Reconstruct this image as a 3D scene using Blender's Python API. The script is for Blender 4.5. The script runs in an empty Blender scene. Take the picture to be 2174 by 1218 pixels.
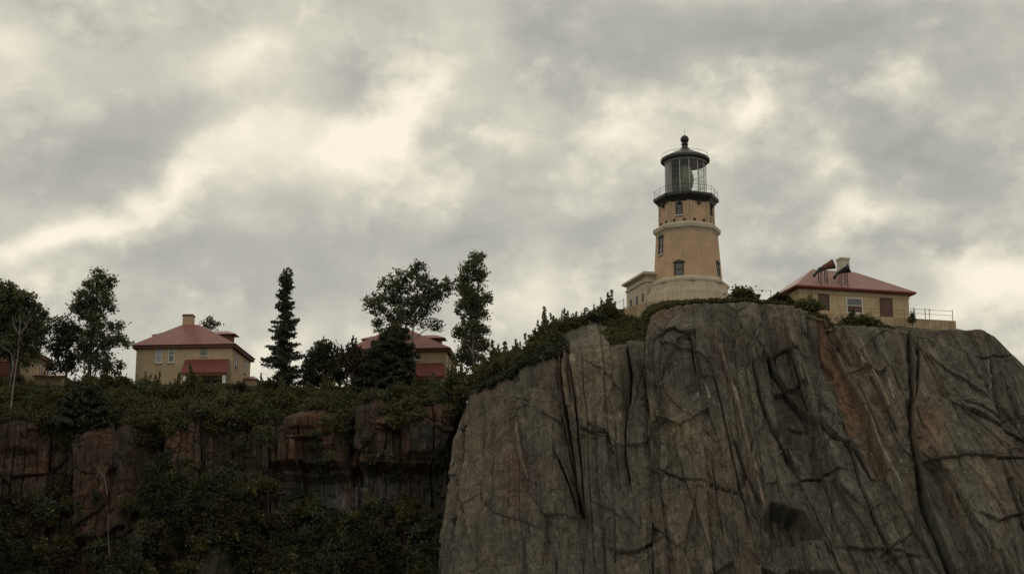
import bpy, math, random
import numpy as np
from mathutils import Vector

random.seed(7)
rng = np.random.default_rng(7)
R = math.radians
SC = bpy.context.scene
COL = SC.collection

# ------------------------------------------------------------------ camera
PITCH = R(13.0); FPX = 3465.0; CX, CY = 1087.0, 609.0; CZ = 3.0
cam = bpy.data.cameras.new('camera')
cam.sensor_width = 36.0
cam.lens = 36.0 * FPX / 2174.0
cam.clip_start = 0.5
cam.clip_end = 12000
camo = bpy.data.objects.new('camera', cam)
COL.objects.link(camo)
camo.location = (0, 0, CZ)
camo.rotation_euler = (R(90) + PITCH, 0, 0)
SC.camera = camo

# ------------------------------------------------------------------ sky
SUN_EL, SUN_AZ = R(34), R(-22)          # azimuth measured from +Y towards +X
EXPOSURE = 0.0
world = bpy.data.worlds.new("World")
SC.world = world
world.use_nodes = True
SC.view_settings.view_transform = 'Standard'
SC.view_settings.look = 'None'
SC.view_settings.gamma = 1
SC.view_settings.exposure = EXPOSURE

def pdir(px, py):
    dx = (px - CX) / FPX; dy = (CY - py) / FPX
    v = Vector((dx, math.cos(PITCH) - math.sin(PITCH) * dy, math.sin(PITCH) + math.cos(PITCH) * dy))
    return v

def at(px, py, Y):
    d = pdir(px, py)
    k = Y / d.y
    return Vector((d.x * k, Y, CZ + d.z * k))

class NT:
    """tiny helper to write node trees"""
    def __init__(self, tree):
        self.t = tree; self.n = tree.nodes; self.l = tree.links
    def put(self, node, key, v):
        s = node.inputs[key]
        if isinstance(v, bpy.types.NodeSocket):
            self.l.new(v, s)
        else:
            s.default_value = v
    def math(self, op, a, b=0.0, c=None, clamp=False):
        n = self.n.new('ShaderNodeMath'); n.operation = op; n.use_clamp = clamp
        self.put(n, 0, a); self.put(n, 1, b)
        if c is not None: self.put(n, 2, c)
        return n.outputs[0]
    def vmath(self, op, a, b=None, scale=None):
        n = self.n.new('ShaderNodeVectorMath'); n.operation = op
        self.put(n, 0, a)
        if b is not None: self.put(n, 1, b)
        if scale is not None: self.put(n, 'Scale', scale)
        return n
    def noise(self, vec, scale, detail=4, rough=0.5, dist=0.0, lac=2.0):
        n = self.n.new('ShaderNodeTexNoise')
        if vec is not None: self.l.new(vec, n.inputs['Vector'])
        n.inputs['Scale'].default_value = scale
        n.inputs['Detail'].default_value = detail
        n.inputs['Roughness'].default_value = rough
        n.inputs['Distortion'].default_value = dist
        n.inputs['Lacunarity'].default_value = lac
        return n
    def ramp(self, fac, stops, interp='LINEAR'):
        n = self.n.new('ShaderNodeValToRGB'); n.color_ramp.interpolation = interp
        e = n.color_ramp.elements
        while len(e) < len(stops): e.new(0.5)
        for i, (p, c) in enumerate(stops):
            e[i].position = p; e[i].color = tuple(c) + (1,) if len(c) == 3 else c
        self.l.new(fac, n.inputs[0])
        return n.outputs[0]
    def mix(self, fac, a, b, mode='MIX'):
        n = self.n.new('ShaderNodeMix'); n.data_type = 'RGBA'; n.blend_type = mode
        self.put(n, 0, fac); self.put(n, 6, a); self.put(n, 7, b)
        return n.outputs[2]
    def maprange(self, v, a, b, c, d, smooth=False):
        n = self.n.new('ShaderNodeMapRange')
        n.interpolation_type = 'SMOOTHSTEP' if smooth else 'LINEAR'
        self.put(n, 0, v)
        for k, x in zip((1, 2, 3, 4), (a, b, c, d)): n.inputs[k].default_value = x
        return n.outputs[0]

def build_world():
    g = NT(world.node_tree)
    g.n.clear()
    tc = g.n.new('ShaderNodeTexCoord')
    d = tc.outputs['Generated']
    sep = g.n.new('ShaderNodeSeparateXYZ'); g.l.new(d, sep.inputs[0])
    # the cloud deck: directions projected on a layer overhead
    zz = g.math('MAXIMUM', sep.outputs[2], 0.0)
    zk = g.math('ADD', zz, 0.45)
    cx = g.math('DIVIDE', sep.outputs[0], zk)
    cy = g.math('DIVIDE', sep.outputs[1], zk)
    cmb = g.n.new('ShaderNodeCombineXYZ'); g.l.new(cx, cmb.inputs[0]); g.l.new(cy, cmb.inputs[1])
    deck = g.vmath('MULTIPLY', d, (2.2, 2.2, 2.9)).outputs[0]
    # direction plane used to place the broad breaks in the cloud (azimuth tangent, elevation tangent)
    yy = g.math('MAXIMUM', sep.outputs[1], 0.02)
    ax = g.math('DIVIDE', sep.outputs[0], yy)
    el = g.math('DIVIDE', sep.outputs[2], yy)
    c2 = g.n.new('ShaderNodeCombineXYZ'); g.l.new(ax, c2.inputs[0]); g.l.new(el, c2.inputs[1])
    # a little warping so the breaks have ragged shapes
    w1 = g.noise(deck, 3.2, 3, 0.55)
    wv = g.vmath('SUBTRACT', w1.outputs['Color'], (0.5, 0.5, 0.5)).outputs[0]
    wv = g.vmath('SCALE', wv, scale=0.11).outputs[0]
    p2 = g.vmath('ADD', c2.outputs[0], wv).outputs[0]
    w2 = g.noise(deck, 14.0, 4, 0.6)
    wv2 = g.vmath('SUBTRACT', w2.outputs['Color'], (0.5, 0.5, 0.5)).outputs[0]
    wv2 = g.vmath('SCALE', wv2, scale=0.035).outputs[0]
    p2 = g.vmath('ADD', p2, wv2).outputs[0]
    lobes = [  # px, py, half width px, half height px, tilt deg, weight
        (860, 260, 280, 110, 38, .50), (500, 120, 170, 90, 35, .34), (120, 500, 240, 75, 18, .50),
        (370, 420, 180, 80, 30, .36), (640, 340, 230, 90, 5, .38), (1090, 290, 120, 60, 10, .26),
        (1340, 230, 190, 75, 15, .30), (1570, 190, 130, 70, 0, .36), (1850, 430, 110, 60, 15, .30),
        (2150, 620, 210, 130, -15, .55), (2040, 540, 120, 50, 15, .15), (960, 420, 130, 80, 45, .22),
        (1920, 170, 120, 45, 0, .14), (60, 120, 200, 90, 20, .18), (1080, 660, 220, 90, 0, .20),
        (540, 740, 280, 70, 0, .14), (480, 300, 130, 90, 40, .2), (1480, 280, 130, 60, 0, .22),
        (60, 640, 220, 70, 10, .20), (1780, 330, 90, 60, 30, .22), (2000, 700, 200, 60, 0, .2),
        (1700, 60, 700, 100, 0, -.34), (1930, 290, 240, 110, 0, -.30), (210, 310, 290, 85, 8, -.26),
        (1000, 520, 340, 90, 5, -.22), (1700, 560, 220, 90, 10, -.16), (330, 560, 300, 60, 5, -.12),
        (1200, 110, 230, 90, 0, -.24), (1650, 420, 160, 90, 0, -.16), (720, 180, 120, 90, 40, -.12),
        (2020, 500, 190, 50, 5, -.14), (660, 620, 300, 80, 0, -.16),
    ]
    acc = None
    for px, py, hw, hh, tilt, wt in lobes:
        q = pdir(px, py); ux, uy = q.x / q.y, q.z / q.y
        m = g.n.new('ShaderNodeMapping'); m.vector_type = 'TEXTURE'
        m.inputs['Location'].default_value = (ux, uy, 0)
        m.inputs['Rotation'].default_value = (0, 0, R(tilt))
        m.inputs['Scale'].default_value = (hw / FPX * 1.4, hh / FPX * 1.5, 1)
        g.l.new(p2, m.inputs['Vector'])
        gt = g.n.new('ShaderNodeTexGradient'); gt.gradient_type = 'QUADRATIC_SPHERE'
        g.l.new(m.outputs[0], gt.inputs[0])
        acc = g.math('MULTIPLY', gt.outputs['Fac'], wt * 1.6) if acc is None else g.math('MULTIPLY_ADD', gt.outputs['Fac'], wt * 1.6, acc)
    front = g.maprange(sep.outputs[1], 0.05, 0.4, 0, 1, True)
    acc = g.math('MULTIPLY', acc, front)
    n1 = g.noise(deck, 4.0, 6, 0.55, 0.1)
    n2 = g.noise(deck, 9.0, 8, 0.58, 0.1)
    n3 = g.noise(deck, 26.0, 5, 0.55, 0.1)
    v = g.math('MULTIPLY_ADD', g.math('SUBTRACT', n1.outputs['Fac'], .5), 0.42, 0.47)
    v = g.math('MULTIPLY_ADD', g.math('SUBTRACT', n2.outputs['Fac'], .5), 0.58, v)
    v = g.math('MULTIPLY_ADD', g.math('SUBTRACT', n3.outputs['Fac'], .5), 0.34, v)
    v = g.math('ADD', v, acc)
    nb = g.noise(deck, 6.5, 7, .58, 0.0)
    bil = g.math('ABSOLUTE', g.math('SUBTRACT', nb.outputs['Fac'], .5))
    v = g.math('MULTIPLY_ADD', g.math('SUBTRACT', bil, .09), .9, v)
    clouds = g.ramp(v, [(0.0, (.39, .385, .345)), (.28, (.465, .455, .40)), (.50, (.605, .58, .49)), (.74, (.81, .755, .61)), (1.0, (.97, .895, .73))])
    # the unseen deck behind the camera is brightened to light walls and trees
    back = g.maprange(sep.outputs[1], -0.6, 0.5, 1.22, 1.0, True)
    clouds = g.mix(1.0, clouds, g.vmath('SCALE', (1, 1, 1), scale=back).outputs[0], 'MULTIPLY')
    sky = g.n.new('ShaderNodeTexSky'); sky.sky_type = 'NISHITA'; sky.sun_disc = False
    sky.sun_elevation = SUN_EL; sky.sun_rotation = SUN_AZ
    blue = g.vmath('SCALE', sky.outputs[0], scale=0.10).outputs[0]
    col = g.mix(0.975, blue, clouds)
    low = g.maprange(sep.outputs[2], -0.02, 0.0, 0, 1)
    col = g.mix(low, (.16, .17, .17, 1), col)
    bg = g.n.new('ShaderNodeBackground'); g.l.new(col, bg.inputs[0]); bg.inputs[1].default_value = 1.0
    out = g.n.new('ShaderNodeOutputWorld'); g.l.new(bg.outputs[0], out.inputs[0])
build_world()
world.cycles.sampling_method = 'MANUAL'
world.cycles.sample_map_resolution = 512

sun = bpy.data.lights.new('sun', 'SUN'); sun.energy = 0.6; sun.angle = R(18); sun.color = (1, .93, .82)
suno = bpy.data.objects.new('sun', sun); COL.objects.link(suno)
sd = Vector((math.sin(SUN_AZ) * math.cos(SUN_EL), math.cos(SUN_AZ) * math.cos(SUN_EL), math.sin(SUN_EL)))
suno.rotation_euler = sd.to_track_quat('Z', 'Y').to_euler()
suno.location = (0, 60, 80)

# ------------------------------------------------------------------ materials
def new_mat(name):
    m = bpy.data.materials.new(name); m.use_nodes = True
    g = NT(m.node_tree)
    b = g.n['Principled BSDF']
    return m, g, b

def surf(name, col, rough=.8, var=.25, scale=1.5, streak=0.0, bump=.0, bscale=20, metallic=0, spec=.3, dirt=None):
    """paint / plaster / stone with uneven tone, weather streaks and bump"""
    m, g, b = new_mat(name)
    tc = g.n.new('ShaderNodeTexCoord')
    o = tc.outputs['Object']
    n = g.noise(o, scale, 6, .6)
    f = g.maprange(n.outputs['Fac'], .3, .7, 1 - var, 1 + var)
    c = g.vmath('SCALE', tuple(col), scale=f).outputs[0]
    if streak:
        mp = g.n.new('ShaderNodeMapping'); mp.inputs['Scale'].default_value = (3.0, 3.0, .22)
        g.l.new(o, mp.inputs[0])
        s = g.noise(mp.outputs[0], 1.6, 5, .65)
        sf = g.maprange(s.outputs['Fac'], .42, .68, 0, streak, True)
        c = g.mix(sf, c, tuple(dirt or (.12, .10, .08)) + (1,))
    g.l.new(c, b.inputs['Base Color'])
    b.inputs['Roughness'].default_value = rough
    b.inputs['Metallic'].default_value = metallic
    b.inputs['Specular IOR Level'].default_value = spec
    if bump:
        bn = g.noise(o, bscale, 4, .6)
        bp = g.n.new('ShaderNodeBump'); bp.inputs['Strength'].default_value = bump; bp.inputs['Distance'].default_value = .03
        g.l.new(bn.outputs['Fac'], bp.inputs['Height']); g.l.new(bp.outputs[0], b.inputs['Normal'])
    return m

def brick(name, col, mortar, scale=1.0, var=.2):
    m, g, b = new_mat(name)
    tc = g.n.new('ShaderNodeTexCoord')
    o = tc.outputs['Object']
    sep = g.n.new('ShaderNodeSeparateXYZ'); g.l.new(o, sep.inputs[0])
    u = g.math('ADD', sep.outputs[0], sep.outputs[1])
    cb = g.n.new('ShaderNodeCombineXYZ'); g.l.new(u, cb.inputs[0]); g.l.new(sep.outputs[2], cb.inputs[1])
    t = g.n.new('ShaderNodeTexBrick')
    g.l.new(cb.outputs[0], t.inputs['Vector'])
    t.inputs['Scale'].default_value = scale
    t.inputs['Brick Width'].default_value = .22; t.inputs['Row Height'].default_value = .075
    t.inputs['Mortar Size'].default_value = .008; t.inputs['Bias'].default_value = 0
    c1 = tuple(x * (1 + var) for x in col) + (1,); c2 = tuple(x * (1 - var) for x in col) + (1,)
    t.inputs['Color1'].default_value = c1; t.inputs['Color2'].default_value = c2
    t.inputs['Mortar'].default_value = tuple(mortar) + (1,)
    n = g.noise(o, .6, 6, .65)
    f = g.maprange(n.outputs['Fac'], .3, .7, .87, 1.10)
    c = g.mix(1.0, t.outputs[0], g.vmath('SCALE', (1, 1, 1), scale=f).outputs[0], 'MULTIPLY')
    mp = g.n.new('ShaderNodeMapping'); mp.inputs['Scale'].default_value = (2.4, 2.4, .2)
    g.l.new(o, mp.inputs[0])
    s = g.noise(mp.outputs[0], 1.4, 5, .7)
    sf = g.maprange(s.outputs['Fac'], .48, .8, 0, .28, True)
    c = g.mix(sf, c, (.16, .12, .08, 1))
    g.l.new(c, b.inputs['Base Color'])
    b.inputs['Roughness'].default_value = .88; b.inputs['Specular IOR Level'].default_value = .2
    return m

def foliage(name, dark, light, trans=.25):
    m, g, b = new_mat(name)
    at_ = g.n.new('ShaderNodeAttribute'); at_.attribute_name = 'tint'
    oi = g.n.new('ShaderNodeObjectInfo')
    f = g.math('ADD', at_.outputs['Fac'], g.math('MULTIPLY_ADD', oi.outputs['Random'], .2, -.1), clamp=True)
    c = g.ramp(f, [(0, dark), (.7, light), (1, tuple(min(1, x * 1.2) for x in light))])
    g.l.new(c, b.inputs['Base Color'])
    b.inputs['Roughness'].default_value = .65; b.inputs['Specular IOR Level'].default_value = .25
    tr = g.n.new('ShaderNodeBsdfTranslucent'); g.l.new(c, tr.inputs[0])
    mx = g.n.new('ShaderNodeMixShader'); mx.inputs[0].default_value = trans
    g.l.new(b.outputs[0], mx.inputs[1]); g.l.new(tr.outputs[0], mx.inputs[2])
    g.l.new(mx.outputs[0], g.n['Material Output'].inputs[0])
    return m

def glass_mat(name, tint=(.85, .9, .88), refl=.14):
    m, g, b = new_mat(name)
    g.n.remove(b)
    tr = g.n.new('ShaderNodeBsdfTransparent'); tr.inputs[0].default_value = tuple(tint) + (1,)
    gl = g.n.new('ShaderNodeBsdfGlossy'); gl.inputs['Roughness'].default_value = .05
    lw = g.n.new('ShaderNodeLayerWeight'); lw.inputs[0].default_value = .35
    f = g.math('MULTIPLY_ADD', lw.outputs['Fresnel'], .3, refl, clamp=True)
    mx = g.n.new('ShaderNodeMixShader'); g.l.new(f, mx.inputs[0])
    g.l.new(tr.outputs[0], mx.inputs[1]); g.l.new(gl.outputs[0], mx.inputs[2])
    g.l.new(mx.outputs[0], g.n['Material Output'].inputs[0])
    return m

def rock_mat(name, slant):
    m, g, b = new_mat(name)
    a = g.n.new('ShaderNodeAttribute'); a.attribute_name = 'tone'
    tc = g.n.new('ShaderNodeTexCoord'); o = tc.outputs['Object']
    mp = g.n.new('ShaderNodeMapping'); mp.inputs['Rotation'].default_value = (0, R(-slant), 0)
    mp.inputs['Scale'].default_value = (1.0, 1.0, .16)
    # Mapping scales before rotating, so rotate first with a separate node
    rt = g.n.new('ShaderNodeVectorRotate'); rt.rotation_type = 'Y_AXIS'; rt.inputs['Angle'].default_value = R(slant)
    g.l.new(o, rt.inputs['Vector'])
    mp.inputs['Rotation'].default_value = (0, 0, 0)
    g.l.new(rt.outputs[0], mp.inputs[0])
    s1 = g.noise(mp.outputs[0], 1.1, 8, .68, .4)
    s2 = g.noise(mp.outputs[0], 4.5, 6, .65, .2)
    n1 = g.noise(o, .9, 8, .65, .6)
    n2 = g.noise(o, 6.0, 6, .7)
    f = g.math('MULTIPLY', g.maprange(s1.outputs['Fac'], .3, .7, .72, 1.28), g.maprange(n1.outputs['Fac'], .3, .7, .72, 1.28))
    f = g.math('MULTIPLY', f, g.maprange(n2.outputs['Fac'], .3, .7, .66, 1.34))
    f = g.math('MULTIPLY', f, g.maprange(s2.outputs['Fac'], .3, .7, .68, 1.32))
    c = g.vmath('SCALE', a.outputs['Color'], scale=f).outputs[0]
    # lichen and pale mineral runs
    n3 = g.noise(o, 2.3, 7, .72)
    lf = g.maprange(n3.outputs['Fac'], .60, .72, 0, .55, True)
    c = g.mix(lf, c, (.155, .15, .10, 1))
    st = g.noise(mp.outputs[0], 2.6, 4, .6, .1)
    wf = g.maprange(st.outputs['Fac'], .62, .74, 0, .5, True)
    c = g.mix(wf, c, (.30, .27, .23, 1))
    vr = g.n.new('ShaderNodeTexVoronoi'); vr.feature = 'DISTANCE_TO_EDGE'; vr.inputs['Scale'].default_value = .9
    wv_ = g.vmath('SCALE', g.noise(o, 1.3, 4, .6).outputs['Color'], scale=.9).outputs[0]
    g.l.new(g.vmath('ADD', mp.outputs[0], wv_).outputs[0], vr.inputs['Vector'])
    vc = g.maprange(vr.outputs['Distance'], 0, .035, 0, 1)
    vr2 = g.n.new('ShaderNodeTexVoronoi'); vr2.feature = 'F1'; vr2.inputs['Scale'].default_value = 2.4
    g.l.new(g.vmath('ADD', mp.outputs[0], wv_).outputs[0], vr2.inputs['Vector'])
    vt = g.math('MULTIPLY_ADD', g.vmath('LENGTH', vr2.outputs['Color']).outputs['Value'], .22, .78)
    c = g.mix(1.0, c, g.vmath('SCALE', (1, 1, 1), scale=vt).outputs[0], 'MULTIPLY')
    g.l.new(c, b.inputs['Base Color'])
    b.inputs['Roughness'].default_value = .9; b.inputs['Specular IOR Level'].default_value = .18
    h = g.math('ADD', g.math('MULTIPLY', s2.outputs['Fac'], .35), g.math('ADD', n2.outputs['Fac'], g.math('MULTIPLY', s1.outputs['Fac'], .4)))
    h = g.math('ADD', h, g.math('MULTIPLY', vc, .5))
    bp = g.n.new('ShaderNodeBump'); bp.inputs['Strength'].default_value = .8; bp.inputs['Distance'].default_value = .13
    g.l.new(h, bp.inputs['Height']); g.l.new(bp.outputs[0], b.inputs['Normal'])
    return m

M = dict(
    brick=brick('buff_brick', (.50, .375, .235), (.40, .33, .24), var=.1),
    brick_tower=brick('tower_brick', (.54, .36, .225), (.44, .33, .23), var=.1),
    brick_fog=brick('fog_brick', (.49, .375, .225), (.41, .34, .24), var=.1),
    concrete=surf('concrete', (.50, .43, .315), .85, .12, .9, .26, .4, 12, dirt=(.2, .16, .11)),
    terrace=surf('terrace_concrete', (.40, .30, .19), .88, .2, .7, .5, .5, 9, dirt=(.15, .11, .08)),
    black=surf('black_paint', (.018, .018, .018), .45, .3, 2, .2, spec=.4),
    lantern_grey=surf('lantern_metal', (.24, .245, .22), .5, .25, 2, .2),
    lantern_roof=surf('lantern_roof_metal', (.10, .10, .095), .5, .3, 2, .5, dirt=(.04, .04, .04)),
    roof=surf('red_shingle', (.23, .092, .082), .62, .2, 1.2, .45, .5, 14, spec=.35, dirt=(.22, .07, .06)),
    roof_fog=surf('faded_red_roof', (.30, .15, .13), .5, .15, 1.0, .3, .3, 14, spec=.4, dirt=(.2, .09, .08)),
    roof_trim=surf('red_trim', (.20, .045, .035), .7, .2, 2),
    porch_roof=surf('porch_red', (.17, .045, .04), .7, .2, 1.5, .3, dirt=(.15, .03, .025)),
    eave=surf('eave_brown', (.12, .055, .035), .8, .2, 2),
    white=surf('white_trim', (.62, .60, .55), .6, .1, 3),
    sill=surf('sill_stone', (.50, .45, .36), .8, .1, 3),
    door=surf('brown_door', (.12, .062, .05), .6, .2, 3),
    frame_dark=surf('dark_frame', (.06, .045, .035), .6, .2, 3),
    pane=surf('window_pane', (.03, .035, .04), .08, .2, 2, spec=.9),
    blind=surf('window_blind', (.34, .36, .38), .5, .1, 2),
    iron=surf('iron', (.05, .045, .04), .6, .3, 5),
    galv=surf('galvanised_pipe', (.20, .19, .17), .5, .2, 5),
    rust=surf('rusty_red', (.15, .06, .035), .75, .4, 4),
    glass=glass_mat('lantern_glass', (.90, .93, .90), .03),
    lens=surf('lens_prism', (.36, .38, .28), .22, .4, 3, spec=.8),
    bark=surf('bark', (.075, .06, .045), .9, .3, 5, .0),
    birch=surf('birch_bark', (.19, .17, .14), .8, .45, 6, .6, dirt=(.06, .05, .045)),
    dead=surf('dead_wood', (.15, .125, .10), .9, .4, 5),
    twig=surf('twig', (.12, .095, .075), .9, .3, 5),
    leaf=foliage('leaf', (.055, .066, .032), (.155, .160, .082), .45),
    leaf_dark=foliage('leaf_dark', (.028, .034, .018), (.082, .088, .044), .4),
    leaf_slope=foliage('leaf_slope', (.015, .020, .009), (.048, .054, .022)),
    leaf_olive=foliage('leaf_olive', (.045, .048, .018), (.14, .130, .050), .35),
    leaf_brown=foliage('leaf_brown', (.028, .024, .013), (.066, .050, .026)),
    needle=foliage('needle', (.028, .034, .018), (.080, .086, .045), .25),
    grass=foliage('grass', (.032, .030, .010), (.11, .090, .032)),
)

# ------------------------------------------------------------------ mesh helpers
class MB:
    def __init__(self): self.v = []; self.f = []; self.mi = []; self.cur = 0
    def add(self, vs, fs):
        b = len(self.v)
        self.v += [tuple(p) for p in vs]
        for f in fs: self.f.append(tuple(b + i for i in f)); self.mi.append(self.cur)
        return self
    def box(self, x0, x1, y0, y1, z0, z1, T=None):
        vs = [Vector(p) for p in ((x0, y0, z0), (x1, y0, z0), (x1, y1, z0), (x0, y1, z0), (x0, y0, z1), (x1, y0, z1), (x1, y1, z1), (x0, y1, z1))]
        if T: vs = [T(p) for p in vs]
        return self.add(vs, [(0, 3, 2, 1), (4, 5, 6, 7), (0, 1, 5, 4), (1, 2, 6, 5), (2, 3, 7, 6), (3, 0, 4, 7)])
    def tube(self, pts, rad, n=8, caps=True):
        pts = [Vector(p) for p in pts]
        if not hasattr(rad, '__len__'): rad = [rad] * len(pts)
        rings = []
        up = None
        for i, p in enumerate(pts):
            d = (pts[min(i + 1, len(pts) - 1)] - pts[max(i - 1, 0)]).normalized()
            if up is None:
                up = d.orthogonal().normalized()
            else:
                up = (up - d * up.dot(d)).normalized()
            s = d.cross(up)
            rings.append([p + (up * math.cos(a) + s * math.sin(a)) * rad[i] for a in (2 * math.pi * k / n for k in range(n))])
        vs = [q for r in rings for q in r]
        fs = []
        for i in range(len(pts) - 1):
            for k in range(n):
                a = i * n + k; b = i * n + (k + 1) % n
                fs.append((a, b, b + n, a + n))
        if caps:
            fs.append(tuple(range(n))[::-1]); fs.append(tuple((len(pts) - 1) * n + k for k in range(n)))
        return self.add(vs, fs)
    def prism(self, prof, n=8, rot=0.0, cap=True):
        """profile [(radius, z)] revolved with n sides (corner at angle rot)"""
        vs = []
        for r, z in prof:
            for k in range(n):
                a = rot + 2 * math.pi * k / n
                vs.append((r * math.cos(a), r * math.sin(a), z))
        fs = []
        for i in range(len(prof) - 1):
            for k in range(n):
                a = i * n + k; b = i * n + (k + 1) % n
                fs.append((a, b, b + n, a + n))
        if cap:
            fs.append(tuple(range(n))[::-1]); fs.append(tuple((len(prof) - 1) * n + k for k in range(n)))
        return self.add(vs, fs)
    def build(self, name, mat, parent=None, smooth=False, bevel=0.0, loc=None):
        me = bpy.data.meshes.new(name)
        me.from_pydata(self.v, [], self.f); me.update()
        mats = mat if isinstance(mat, (list, tuple)) else [mat]
        for mm in mats: me.materials.append(mm)
        if len(mats) > 1: me.polygons.foreach_set('material_index', self.mi)
        if smooth: me.polygons.foreach_set('use_smooth', [True] * len(me.polygons))
        o = bpy.data.objects.new(name, me); COL.objects.link(o)
        if parent: o.parent = parent
        if loc: o.location = loc
        if bevel:
            bv = o.modifiers.new('bevel', 'BEVEL'); bv.width = bevel; bv.segments = 2; bv.limit_method = 'ANGLE'
        return o

def tag(o, label=None, cat=None, group=None, kind=None):
    if label: o['label'] = label
    if cat: o['category'] = cat
    if group: o['group'] = group
    if kind: o['kind'] = kind
    return o

def empty(name, loc, rz=0.0):
    o = bpy.data.objects.new(name, None); o.empty_display_size = .5
    COL.objects.link(o); o.location = loc; o.rotation_euler = (0, 0, rz)
    return o

def np_mesh(name, V, F, mat, parent=None, smooth=False, attr=None, attr_name='tone'):
    """quads/tris from numpy arrays"""
    me = bpy.data.meshes.new(name)
    n, m = len(V), len(F); k = F.shape[1]
    me.vertices.add(n); me.vertices.foreach_set('co', V.astype(np.float32).ravel())
    me.loops.add(m * k); me.loops.foreach_set('vertex_index', F.astype(np.int32).ravel())
    me.polygons.add(m); me.polygons.foreach_set('loop_start', np.arange(0, m * k, k, dtype=np.int32))
    me.update(calc_edges=True)
    if smooth: me.polygons.foreach_set('use_smooth', np.ones(m, dtype=bool))
    me.materials.append(mat)
    if attr is not None:
        if attr.ndim == 2:
            ca = me.attributes.new(attr_name, 'FLOAT_COLOR', 'POINT')
            c = np.ones((n, 4), np.float32); c[:, :3] = attr
            ca.data.foreach_set('color', c.ravel())
        else:
            ca = me.attributes.new(attr_name, 'FLOAT', 'POINT')
            ca.data.foreach_set('value', attr.astype(np.float32))
    me.validate()
    o = bpy.data.objects.new(name, me); COL.objects.link(o)
    if parent: o.parent = parent
    return o

# ------------------------------------------------------------------ noise
def h2(ix, iy, seed):
    a = (ix.astype(np.int64) * 374761393 + iy.astype(np.int64) * 668265263 + seed * 1442695041) & 0xFFFFFFFF
    a = ((a ^ (a >> 13)) * 1274126177) & 0xFFFFFFFF
    a = (a ^ (a >> 16)) & 0xFFFFFFFF
    a = (a * 2246822519) & 0xFFFFFFFF
    a ^= (a >> 15)
    return (a & 0xFFFFFF) / float(0x1000000)

def vnoise(x, y, seed=0):
    ix = np.floor(x); iy = np.floor(y); fx = x - ix; fy = y - iy
    fx = fx * fx * (3 - 2 * fx); fy = fy * fy * (3 - 2 * fy)
    a = h2(ix, iy, seed); b = h2(ix + 1, iy, seed); c = h2(ix, iy + 1, seed); d = h2(ix + 1, iy + 1, seed)
    return (a * (1 - fx) + b * fx) * (1 - fy) + (c * (1 - fx) + d * fx) * fy

def fbm(x, y, seed=0, octv=4, gain=.5):
    s = 0; amp = 1; tot = 0
    for k in range(octv):
        s = s + amp * vnoise(x * 2 ** k + 17.3 * k, y * 2 ** k - 9.1 * k, seed + k); tot += amp; amp *= gain
    return s / tot - .5

def cells(a, b, seed, jitter=.85):
    """2-D cellular pattern: (offset hash, tilt a, tilt b, da, db, edge distance)"""
    ia = np.floor(a); ib = np.floor(b)
    d1 = np.full(a.shape, 1e9); d2 = np.full(a.shape, 1e9)
    ca = np.zeros_like(a); cb = np.zeros_like(a); ka = np.zeros_like(a); kb = np.zeros_like(a)
    for i in (-1, 0, 1):
        for j in (-1, 0, 1):
            xa = ia + i; xb = ib + j
            pa = xa + .5 + jitter * (h2(xa, xb, seed) - .5)
            pb = xb + .5 + jitter * (h2(xa, xb, seed + 91) - .5)
            d = np.hypot(a - pa, b - pb)
            near = d < d1
            d2 = np.where(near, d1, np.minimum(d2, d))
            d1 = np.where(near, d, d1)
            ca = np.where(near, pa, ca); cb = np.where(near, pb, cb)
            ka = np.where(near, xa, ka); kb = np.where(near, xb, kb)
    return (h2(ka, kb, seed + 5) - .5, h2(ka, kb, seed + 6) - .5, h2(ka, kb, seed + 7) - .5, a - ca, b - cb, d2 - d1)

def bricks(a, b, w, h, seed):
    """long slabs: columns of uneven width split by uneven cross joints"""
    aw = a / w + .9 * (vnoise(a / w * .7, a * 0, seed) - .5)
    ia = np.floor(aw); fa = aw - ia
    k = h2(ia, ia * 0, seed + 1)
    bb = b / h * (.6 + .8 * k) + k * 37.7 + (fa - .5) * (h2(ia, ia * 0 + 3, seed + 2) - .5) * w / h * 2.2
    bb = bb + .7 * (vnoise(bb * .8, k * 50, seed + 4) - .5)
    ib = np.floor(bb); fb_ = bb - ib
    ea = np.minimum(fa, 1 - fa) * w; eb = np.minimum(fb_, 1 - fb_) * h
    return (h2(ia, ib, seed + 5) - .5, h2(ia, ib, seed + 6) - .5, h2(ia, ib, seed + 7) - .5, fa - .5, fb_ - .5, ea, eb)

def sstep(x, a, b):
    t = np.clip((x - a) / (b - a), 0, 1); return t * t * (3 - 2 * t)

def project(P):
    """world -> pixel of the 2174-wide frame (used once to find where features of the rock go)"""
    x = P[..., 0]; y = P[..., 1]; z = P[..., 2] - CZ
    fw = y * math.cos(PITCH) + z * math.sin(PITCH)
    up = -y * math.sin(PITCH) + z * math.cos(PITCH)
    return CX + FPX * x / fw, CY - FPX * up / fw

def polydist(px, py, pts):
    d = np.full(px.shape, 1e9); side = np.zeros_like(px)
    for (x0, y0), (x1, y1) in zip(pts[:-1], pts[1:]):
        vx, vy = x1 - x0, y1 - y0; L = vx * vx + vy * vy
        t = np.clip(((px - x0) * vx + (py - y0) * vy) / L, 0, 1)
        dd = np.hypot(px - x0 - t * vx, py - y0 - t * vy)
        cr = (px - x0) * vy - (py - y0) * vx
        side = np.where(dd < d, np.sign(cr), side); d = np.minimum(d, dd)
    return d, side

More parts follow.
